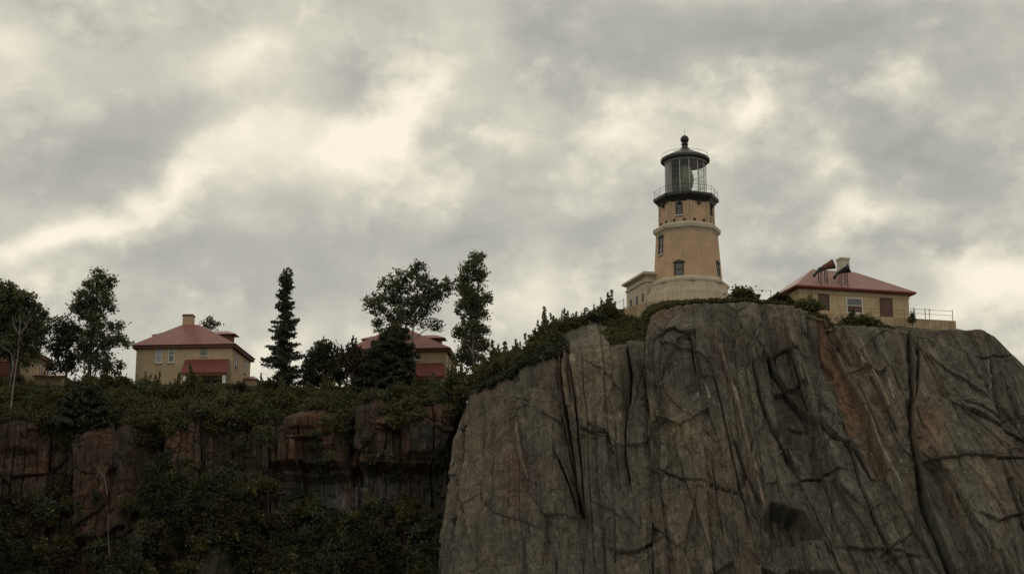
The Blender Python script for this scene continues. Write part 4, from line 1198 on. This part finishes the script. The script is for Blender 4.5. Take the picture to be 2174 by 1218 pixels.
# ------------------------------------------------------------------ keepers' houses
HO = at(287, 800, 185.3); HRZ = R(-4.5); HG = HO.z - 1.2
HOv = Vector((HO.x, HO.y, HG))
def build_house():
    root = empty('brick_house', HOv, HRZ)
    hit = lambda a_, b_, yl=0, xl=None: local_hit(a_, b_, HOv, HRZ, yl, xl)
    Wd = hit(493, 740).x; Dp = 9.0; ov = .42
    er = hit(499, 727, -ov).z; el = hit(284, 735, -ov).z; ez = (er + el) / 2
    m = MB(); m.box(0, Wd, 0, Dp, -1.5, ez - .28); m.build('wall', M['brick'], root)
    m = MB(); m.box(-ov * .9, Wd + ov * .9, -ov * .9, Dp + ov * .9, ez - .38, ez - .02)
    rz_ = hit(405, 691, Dp / 2).z
    rx0, rx1 = hit(388, 691, Dp / 2).x, hit(424, 691, Dp / 2).x
    r_ = MB(); hip_roof(r_, -ov - .12, Wd + ov + .12, -ov - .12, Dp + ov + .12, ez, rz_, rx0, rx1, Dp / 2 - .5, Dp / 2 + .5)
    rf = r_.build('roof', M['roof'], root); m.build('eave', M['eave'], rf)
    m = MB(); 
    c0, c1 = hit(387, 680, Dp / 2 - .4).x, hit(410, 680, Dp / 2 - .4).x; cz = hit(398, 667, Dp / 2 - .4).z
    m.box(c0 + .06, c1 - .06, Dp / 2 - .5, Dp / 2 + .5, rz_ - 1.0, cz - .2); ch = m.build('chimney', M['brick_tower'], rf)
    m = MB(); m.box(c0 - .02, c1 + .02, Dp / 2 - .58, Dp / 2 + .58, cz - .2, cz - .1); m.box(c0 + .05, c1 - .05, Dp / 2 - .51, Dp / 2 + .51, cz - .1, cz); m.build('chimney_cap', M['eave'], rf)
    # dormers on the side slopes
    for sgn in (-1, 1):
        zc_ = ez + (rz_ - ez) * .36; zt = ez + (rz_ - ez) * .76
        xo = .9 if sgn < 0 else Wd - .9; xi = 3.2 if sgn < 0 else Wd - 3.2
        a_, b_ = min(xo, xi), max(xo, xi)
        m = MB(); m.box(a_ + (.25 if sgn < 0 else 0), b_ - (.25 if sgn > 0 else 0), Dp / 2 - .8, Dp / 2 + .8, zc_ - .8, zt - .52); dm = m.build('dormer', M['eave'], rf)
        m = MB(); x0, x1 = (a_ - .35, b_) if sgn < 0 else (a_, b_ + .35)
        hip_roof(m, x0, x1, Dp / 2 - 1.15, Dp / 2 + 1.15, zt - .5, zt + .05, x0 + (1.2 if sgn < 0 else 0), x1 - (1.2 if sgn > 0 else 0)); m.build('dormer_roof', M['roof'], rf)
    T = lambda u, d, h_: Vector((u, -d, h_))
    for (x0, x1, y0, y1, bl) in ((330, 345, 738, 770, .97), (357, 371, 738, 769, .30), (425, 439, 737, 755, 0)):
        a_ = hit(x0, y1); b_ = hit(x1, y0)
        wall_window(root, T, (a_.x + b_.x) / 2, a_.z, b_.x - a_.x, b_.z - a_.z, 'white' if bl else 'galv', blind=bl)
    a_ = hit(510, 770, xl=Wd)
    T2 = lambda u, d, h_: Vector((Wd + d, u, h_))
    for yl in (2.2, 6.4):
        wall_window(root, T2, yl, ez - 2.2, .85, 1.5, 'galv', blind=.4)
    m = MB(); q = hit(391, 738); m.tube([(q.x, -.08, ez - .35), (q.x, -.08, q.z - 2.0), (q.x - .1, -.08, -1)], .055, 6); m.build('downspout', M['sill'], root)
    # porch
    pa, pb = hit(394, 763), hit(486, 763); qa, qb = hit(383, 790, -2.5), hit(482, 790, -2.5)
    m = MB(); vs = [(pa.x, -.02, pa.z), (pb.x, -.02, pa.z), (qb.x, -2.5, qa.z), (qa.x, -2.5, qa.z)]
    vs += [(x, y, zz_ - .14) for x, y, zz_ in vs]
    m.add(vs, [(0, 3, 2, 1), (4, 5, 6, 7), (0, 1, 5, 4), (1, 2, 6, 5), (2, 3, 7, 6), (3, 0, 4, 7)]); pr = m.build('porch_roof', M['porch_roof'], root)
    m = MB(); m.box(qa.x + .2, qb.x - .2, -2.44, -2.28, qa.z - .42, qa.z - .15); m.build('porch_beam', M['eave'], pr)
    for xx in (qa.x + .5, qb.x - .35):
        m = MB(); m.box(xx - .17, xx + .17, -2.5, -2.16, -1.2, qa.z - .42); m.build('porch_post', M['white'], root)
    m = MB(); m.box(qa.x + 1.2, qb.x - 1.0, -.03, .02, -.6, qa.z - .5); m.build('porch_door', M['frame_dark'], root)
    return root, Wd, Dp
def deep_copy(o, parent=None):
    c = o.copy(); COL.objects.link(c)
    if parent: c.parent = parent
    for ch_ in o.children: deep_copy(ch_, c)
    return c
hs, HW, HD = build_house()
tag(hs, 'middle buff brick house with red roof and red porch roof, fully in view', 'house', "keepers' houses")
eave_ref = at(499, 727, 184.6)
h2_ = deep_copy(hs); n_ = at(952.6, 735.5, 186.3)
h2_.location = HOv + (n_ - eave_ref); tag(h2_, 'buff brick house with red roof half hidden behind a dark spruce', 'house', "keepers' houses")
h3_ = deep_copy(hs); n_ = at(52, 731, 184.6)
h3_.location = HOv + (n_ - eave_ref); tag(h3_, 'buff brick house almost hidden behind the tree at the left edge', 'house', "keepers' houses")

def garage(p0, p1, top, Y, label):
    o = at((p0 + p1) / 2, 805, Y); root = empty('garage', o); tag(root, label, 'garage', 'garages beside the houses')
    w_ = (at(p1, 800, Y).x - at(p0, 800, Y).x) / 2; zt = at(p0, top, Y).z - o.z; ze = at(p0, top + 9, Y).z - o.z
    m = MB(); m.box(-w_ + .3, w_ - .3, .3, 5.5, -2, ze); m.build('wall', M['brick'], root)
    m = MB(); hip_roof(m, -w_, w_, 0, 5.8, ze + .003, zt + .35, -w_ + 1.2, w_ - 1.2); m.build('roof', M['roof'], root)
garage(66, 136, 788, 187, 'low red roofed garage between the leftmost house and the tall tree')
garage(508, 548, 795, 190, 'low red roofed garage just right of the middle house')

# ------------------------------------------------------------------ trees
px_tree('broadleaf_tree', 'broad dark tree at the left edge in front of a hidden house', 'tree', (28, 812), [(15, 640, 38, 30), (55, 650, 32, 30), (75, 685, 30, 28), (-10, 665, 40, 40), (40, 700, 40, 30), (80, 720, 22, 24), (20, 735, 38, 30), (60, 755, 26, 22), (95, 668, 12, 10), (-20, 750, 30, 30), (10, 618, 26, 18), (45, 625, 26, 16), (30, 665, 36, 30), (0, 700, 40, 30), (60, 700, 34, 30)],
        180.5, leaf='leaf', sub=34, per=28, twigs=34, twig_up=1.7)
px_tree('broadleaf_tree', 'shorter dark tree just left of the tall uneven tree', 'tree', (143, 812), [(135, 695, 24, 24), (150, 720, 26, 26), (125, 740, 22, 24), (148, 765, 26, 24), (115, 775, 18, 16), (165, 700, 14, 14), (106, 700, 9, 9)],
        182, leaf='leaf_dark', sub=28, per=28, trunk_r=.2)
px_tree('broadleaf_tree', 'tall uneven tree just left of the middle house', 'tree', (192, 815), [(205, 600, 30, 22), (190, 630, 30, 24), (222, 640, 22, 20), (180, 660, 26, 22), (235, 597, 12, 10), (205, 680, 26, 26), (195, 715, 26, 26), (180, 745, 22, 22), (225, 728, 24, 16), (250, 720, 20, 12), (262, 730, 14, 9), (245, 690, 14, 14), (210, 765, 30, 22), (240, 780, 20, 16), (160, 655, 12, 12), (205, 580, 16, 8), (238, 655, 9, 7)],
        181, leaf='leaf', sub=28, per=28, trunk_r=.26)
px_tree('broadleaf_tree', 'small tree top showing behind the roof of the middle house', 'tree', (447, 790), [(446, 682, 11, 9), (432, 688, 9, 5), (458, 688, 8, 7), (446, 694, 12, 7), (446, 710, 12, 12)], 204, leaf='leaf_olive', sub=26, per=20, trunk_r=.15)
px_tree('broadleaf_tree', 'bushy dark round tree between the tall spruce and the right house', 'tree', (692, 826), [(690, 745, 26, 20), (672, 765, 24, 24), (710, 765, 26, 24), (692, 790, 42, 22), (655, 785, 16, 16), (722, 795, 18, 16), (660, 810, 30, 14)],
        180, leaf='leaf_dark', sub=40, per=30, twigs=40, trunk_r=.2, twig_up=1.0)
px_tree('birch', 'broad leafy birch with pale trunk rising over the right house', 'birch tree', (872, 822), [(800, 655, 22, 26), (825, 625, 24, 24), (850, 600, 26, 30), (888, 590, 28, 32), (915, 610, 24, 28), (940, 610, 20, 18), (860, 640, 34, 26), (905, 640, 30, 24), (800, 690, 18, 12), (845, 670, 32, 20), (885, 675, 30, 18), (925, 690, 18, 10), (940, 630, 16, 12), (886, 563, 12, 10), (815, 597, 10, 8), (825, 697, 18, 8), (785, 640, 12, 12)],
        181, leaf='leaf', bark='birch', sub=22, per=26, trunk_r=.24, subr=.5, fork=(at(880, 640, 181).x - at(872, 640, 181).x, 0, at(880, 640, 181).z - at(872, 822, 181).z))
px_tree('poplar', 'tall narrow poplar just right of the right house', 'poplar tree', (1000, 822), [(1010, 552, 17, 16), (1000, 575, 22, 22), (1018, 590, 18, 20), (985, 600, 20, 20), (1000, 625, 28, 22), (1022, 640, 20, 14), (985, 650, 22, 22), (1010, 665, 26, 20), (995, 690, 30, 20), (975, 705, 18, 16), (1020, 705, 18, 16), (1000, 730, 32, 20), (1028, 735, 14, 14), (985, 755, 26, 18), (1010, 765, 22, 18), (1035, 632, 9, 7), (1022, 545, 7, 7)],
        180, leaf='leaf', bark='birch', sub=30, per=28, trunk_r=.22, subr=.45)
conifer('spruce', 'tall narrow spruce with knobbly top standing alone', (598, 822), 588, 181,
        lambda t: (46 * (1 - t) ** .85 + 10) * random.uniform(.75, 1.15), 1.3, .15, knob=[(0, -.1, .85), (.12, .5, .62), (-.2, -.55, .8), (.1, -.9, .7)], toplean=.15, gappy=.35, droop=.16)
conifer('spruce', 'broad dark spruce covering the left half of the right house', (818, 850), 694, 178,
        lambda t: 73 * (1 - t) ** .32, 2.8, .24, droop=.28, gappy=.12, toplean=1.3)
conifer('spruce', 'low wide spruce bush on the cliff edge below the tall uneven tree', (180, 905), 815, 173.5,
        lambda t: (82 * (1 - t) ** .5 + 4), 2.6, .22, droop=.2, gappy=.1)
# bare pale trunk at the left
def bare_tree(label, base, pts_list, Y, bk='birch', cat='dead tree'):
    B = at(base[0], base[1], Y); root = empty('bare_tree', B); tag(root, label, cat)
    m = MB()
    for pl, rr in pts_list:
        P_ = [at(a_, b_, Y) - B + Vector((0, random.uniform(-.15, .15), 0)) for a_, b_ in pl]
        m.tube(P_, [rr * (1 - .7 * i / (len(P_) - 1)) for i in range(len(P_))], 6)
    m.build('trunk', M[bk], root)
bare_tree('thin pale bare forked trunk at the left edge on the cliff', (22, 862), [([(22, 866), (30, 800), (38, 750), (42, 706)], .11), ([(42, 712), (30, 690), (27, 668)], .08), ([(42, 708), (55, 693), (64, 672)], .08), ([(42, 708), (43, 680), (42, 660)], .06), ([(55, 693), (50, 680)], .04), ([(30, 692), (22, 684)], .03),
           ([(40, 722), (60, 705)], .03)], 173)
bare_tree('short pale bare trunk just behind the forked one', (18, 830), [([(18, 835), (28, 780), (24, 750), (2, 732)], .09), ([(28, 780), (30, 745)], .05)], 176)
bare_tree('leaning pale dead trunk on the left cliff face', (205, 1040), [([(228, 1050), (222, 1012), (210, 998), (196, 982)], .07), ([(222, 1010), (226, 992)], .04), ([(210, 998), (206, 985)], .03)], 165, 'dead')
bare_tree('thin upright pale trunk low in the dark brush', (229, 1160), [([(233, 1180), (229, 1130), (230, 1100), (226, 1070)], .05), ([(229, 1120), (222, 1085)], .025)], 158, 'dead')

# ------------------------------------------------------------------ shrubs: named ones on the headland
def place(proto, px, py, Y, sc=1.0, label=None, cat='shrub', group=None, rot=None, first=False, dz=-.15, wz=1.0):
    p = at(px, py, Y)
    o = proto if first else copy_thing(proto)
    o.location = (p.x, p.y, p.z + dz); o.scale = (sc, sc, sc * wz); o.rotation_euler = (0, 0, rot if rot is not None else random.uniform(0, 6.28))
    tag(o, label, cat, group); return o
protos = [make_shrub('leaf_olive', 1.2, 1.3, 3), make_shrub('leaf', 1.1, 1.5, 4), make_shrub('leaf_olive', 1.3, 1.2, 2, .15), make_shrub('leaf_brown', 1.2, 1.1, 5), make_shrub('leaf_olive', 1.0, 1.8, 7, .16)]
used = set()
def pl(k, *a_, **kw):
    f = k not in used; used.add(k)
    return place(protos[k], *a_, first=f, **kw)
pl(2, 1580, 640, 158.5, 1.5, label='round dark bush on the crest right of the lighthouse', wz=.75)
pl(2, 1725, 664, 157, 1.35, label='round dark bush before the left door of the fog signal house', wz=.95)
pl(0, 1808, 692, 156.5, 1.25, label='dark bush on the edge below the window of the fog signal house', wz=.75)
pl(2, 1843, 694, 156.6, 1.3, label='low dark bush right of the one below the window', wz=.75)
pl(3, 1655, 644, 158.5, 1.1, label='small brown bush at the left corner of the fog signal house', wz=.8)
pl(0, 1680, 652, 158.5, .8, label='small low bush between the brown one and the round one', wz=.8)
pl(1, 1937, 684, 161.3, .42, label='green climber on the right corner of the fog signal house', cat='climbing plant', wz=1.7)
EDGE = 'shrubs along the left shoulder of the headland'
edge = [(1108, 775, 1.0), (1125, 760, 1.1), (1140, 742, 1.3), (1156, 728, 1.5), (1172, 722, 1.3), (1190, 712, 1.35), (1205, 705, 1.1), (1222, 690, .9), (1240, 682, .7), (1258, 676, .75), (1275, 677, 1.0), (1290, 669, 1.15), (1304, 664, .8),
        (1130, 775, 1.0), (1160, 755, 1.1), (1185, 745, 1.0), (1095, 790, .9), (1148, 752, 1.2), (1176, 735, 1.2)]
for i, (ex, ey, sc) in enumerate(edge):
    pl((1, 4, 0, 4, 1)[i % 5], ex, ey + 4, 166.5 - (1.5 + (2.5 if i > 12 else 0)), sc, label='shrub among the leafy ones on the left shoulder of the headland', group=EDGE)
# saplings behind, right of the poplar
SAP = 'shrubs from the foot of the poplar up to the headland'
for i, (ex, ey, sc) in enumerate([(1040, 800, 1.3), (1058, 795, 1.5), (1075, 790, 1.6), (1092, 782, 1.5), (1050, 815, 1.2), (1070, 812, 1.3), (1030, 815, 1.3), (1085, 800, 1.4), (1100, 792, 1.2), (960, 825, 1.2), (975, 822, 1.2), (1012, 822, 1.2), (990, 838, 1.3), (1004, 834, 1.2), (1022, 828, 1.1), (985, 846, 1.1), (1032, 812, 1.2), (1052, 802, 1.2), (1072, 792, 1.2), (1090, 782, 1.2), (1104, 774, 1.1)]):
    pl((4, 4, 1, 0)[i % 4], ex, ey, 177 - i * .4 if i < 19 else 166.5, sc, label='leafy shrub in the row from the foot of the poplar up to the headland', group=SAP)
for ex, ey, sc, lb in ((752, 795, 1.5, 'sparse twiggy shrub left of the right house'), (478, 812, .9, None)):
    if lb: pl(3, ex, ey, 178, sc, label=lb, wz=1.8)

# ------------------------------------------------------------------ mass of shrubs and ground plants
def mass(name, label, pts3, radii, leaf, per, lsize, flat=.75):
    k = len(pts3)
    cr = np.array(radii)[:, None]
    q = np.repeat(np.array(pts3), per, 0); rr = np.repeat(cr, per, 0)
    o = rng.normal(size=(k * per, 3)) * np.array([1, 1, flat]) * .5 * rr
    tin = (np.repeat(rng.uniform(.05, .7, k), per) + rng.uniform(-.12, .22, k * per)).clip(0, 1)
    V_, F_, T_ = cards(q + o, lsize, tin)
    ob = np_mesh(name, V_, F_, M[leaf], attr=T_, attr_name='tint')
    tag(ob, label, None, None, 'stuff'); return ob

# plants on the ground behind the left cliff edge and the brush down its slope, following the rock surface
def sample_surface(Vg, mask, n):
    idx = np.argwhere(mask); pick = idx[rng.integers(0, len(idx), n)]
    return Vg[pick[:, 0], pick[:, 1]]
vis = (LPX > -120) & (LPX < 1080)
dens = fbm(LV[..., 0] * .25, LV[..., 1] * .3, 301, 3)
top_m = vis & (LROW > 412) & (LROW < 478) & (LV[..., 1] < 186)
Pt = sample_surface(LV, top_m, 2600); Pt[:, 2] += rng.uniform(0, .45, len(Pt))
for lf, sl in (('leaf_olive', slice(0, 1100)), ('leaf', slice(1100, 2000)), ('leaf_brown', slice(2000, 2250)), ('leaf_dark', slice(2250, 2600))):
    mass('ground_cover', 'low green brush covering the ground behind the left cliff edge', Pt[sl], rng.uniform(.35, .75, len(Pt[sl])), lf, 34, .19)
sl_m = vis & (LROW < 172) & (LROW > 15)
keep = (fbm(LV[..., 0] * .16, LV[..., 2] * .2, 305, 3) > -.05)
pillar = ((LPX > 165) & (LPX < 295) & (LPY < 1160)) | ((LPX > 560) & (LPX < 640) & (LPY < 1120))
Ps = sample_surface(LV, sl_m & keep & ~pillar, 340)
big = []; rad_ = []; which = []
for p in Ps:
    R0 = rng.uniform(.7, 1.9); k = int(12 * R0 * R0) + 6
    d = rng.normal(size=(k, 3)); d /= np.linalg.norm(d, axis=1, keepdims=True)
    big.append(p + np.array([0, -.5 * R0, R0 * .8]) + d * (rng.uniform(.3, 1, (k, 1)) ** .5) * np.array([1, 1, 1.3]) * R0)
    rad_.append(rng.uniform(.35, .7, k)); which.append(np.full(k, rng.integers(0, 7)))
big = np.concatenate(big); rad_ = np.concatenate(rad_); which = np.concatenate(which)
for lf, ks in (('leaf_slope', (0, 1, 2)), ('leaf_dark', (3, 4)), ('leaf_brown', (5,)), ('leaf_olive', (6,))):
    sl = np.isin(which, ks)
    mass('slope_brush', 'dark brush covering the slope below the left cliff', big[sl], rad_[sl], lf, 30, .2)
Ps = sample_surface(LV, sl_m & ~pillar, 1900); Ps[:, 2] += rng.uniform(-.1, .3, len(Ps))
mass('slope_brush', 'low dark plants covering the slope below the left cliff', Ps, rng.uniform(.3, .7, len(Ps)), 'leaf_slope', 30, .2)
# tufts clinging to ledges of the left face
cl_m = vis & (LROW > 190) & (LROW < 405) & (fbm(LV[..., 0] * .35, LV[..., 2] * .35, 311, 3) > .14)
Pc = sample_surface(LV, cl_m, 420); Pc[:, 1] -= .2
mass('ledge_plants', 'dark plants clinging to ledges of the left cliff', Pc, rng.uniform(.25, .6, len(Pc)), 'leaf', 26, .18)
Pc = sample_surface(LV, vis & (LROW > 385) & (LROW < 425) & (fbm(LV[..., 0] * .5, LV[..., 0] * 0, 315, 3) > .02), 420); Pc[:, 2] += rng.uniform(-.3, .4, len(Pc)); Pc[:, 1] -= .25
mass('rim_plants', 'green plants hanging over the rim of the left cliff', Pc, rng.uniform(.3, .65, len(Pc)), 'leaf_olive', 30, .18)
# shrubs one can tell apart on the left cliff top
TOP = 'shrubs on the ground between the houses and the left cliff edge'
names = ['leafy shrub in the belt between the houses and the left cliff edge']
for i in range(64):
    ex = -30 + i * 16.2 + random.uniform(-6, 6); ey = random.uniform(812, 858)
    if 100 < ex < 260 and ey > 835: ey = 820
    Y = 172.8 + (858 - ey) / 46 * 7.5
    p = at(ex, ey, Y); gz = ground(p.x, p.y)
    o = pl(random.choice((0, 0, 1, 2, 3, 4)), ex, ey, Y, random.uniform(.75, 1.25), label=names[0], group=TOP)
    o.location.z = gz - .1
SLP = 'shrubs on the dark slope below the left cliff'
for i in range(70):
    ex = random.uniform(-20, 930); ey = random.uniform(1040, 1215)
    if 175 < ex < 290 and ey < 1150: continue
    d2 = (LPX - ex) ** 2 + (LPY - ey) ** 2 + np.where(LROW < 380, 0, 1e9)
    j = np.unravel_index(int(np.argmin(d2)), d2.shape); q = LV[j]
    o = pl(random.choice((2, 2, 1, 3, 0)), ex, ey, 160, random.uniform(.9, 1.7), label='dark shrub on the slope below the left cliff', group=SLP)
    o.location = (q[0], q[1] - .2, q[2] - .3)
# grass on top of the headland
hm = (HROW > 568) & (HROW < 640) & (HV[..., 0] < 40)
hpx, hpy = project(HV)
Pg = sample_surface(HV, hm & (hpx > 1375) & (HV[..., 0] < 27), 1100); Pg[:, 2] += rng.uniform(0, .25, len(Pg))
mass('grass', 'dry grass and low plants on top of the headland', Pg, rng.uniform(.2, .45, len(Pg)), 'grass', 30, .15, .5)
Pg = sample_surface(HV, (HROW > 575) & (HROW < 640) & (HV[..., 0] > 15.5) & (HV[..., 0] < 37), 500)
mass('grass', 'dry grass and low plants on top of the headland', Pg, rng.uniform(.12, .3, len(Pg)), 'grass', 26, .13, .4)
hpx, hpy = project(HV)
Pg = sample_surface(HV, (HROW > 548) & (HROW < 645) & (hpx > 1003) & (hpx < 1205) & (fbm(HV[..., 0] * .5, HV[..., 1] * .3, 331, 3) > -.12), 1000)
mass('grass', 'dull green plants on the left shoulder of the headland', Pg, rng.uniform(.25, .55, len(Pg)), 'leaf_slope', 30, .18, .6)
gs = (HROW > 568) & (HROW < 652) & (hpx > 1285) & (hpx < 1392)
Pg = sample_surface(HV, gs, 700)
mass('grass', 'green plants on the sloping ledge below the annex', Pg, rng.uniform(.3, .6, len(Pg)), 'leaf_olive', 34, .18, .6)
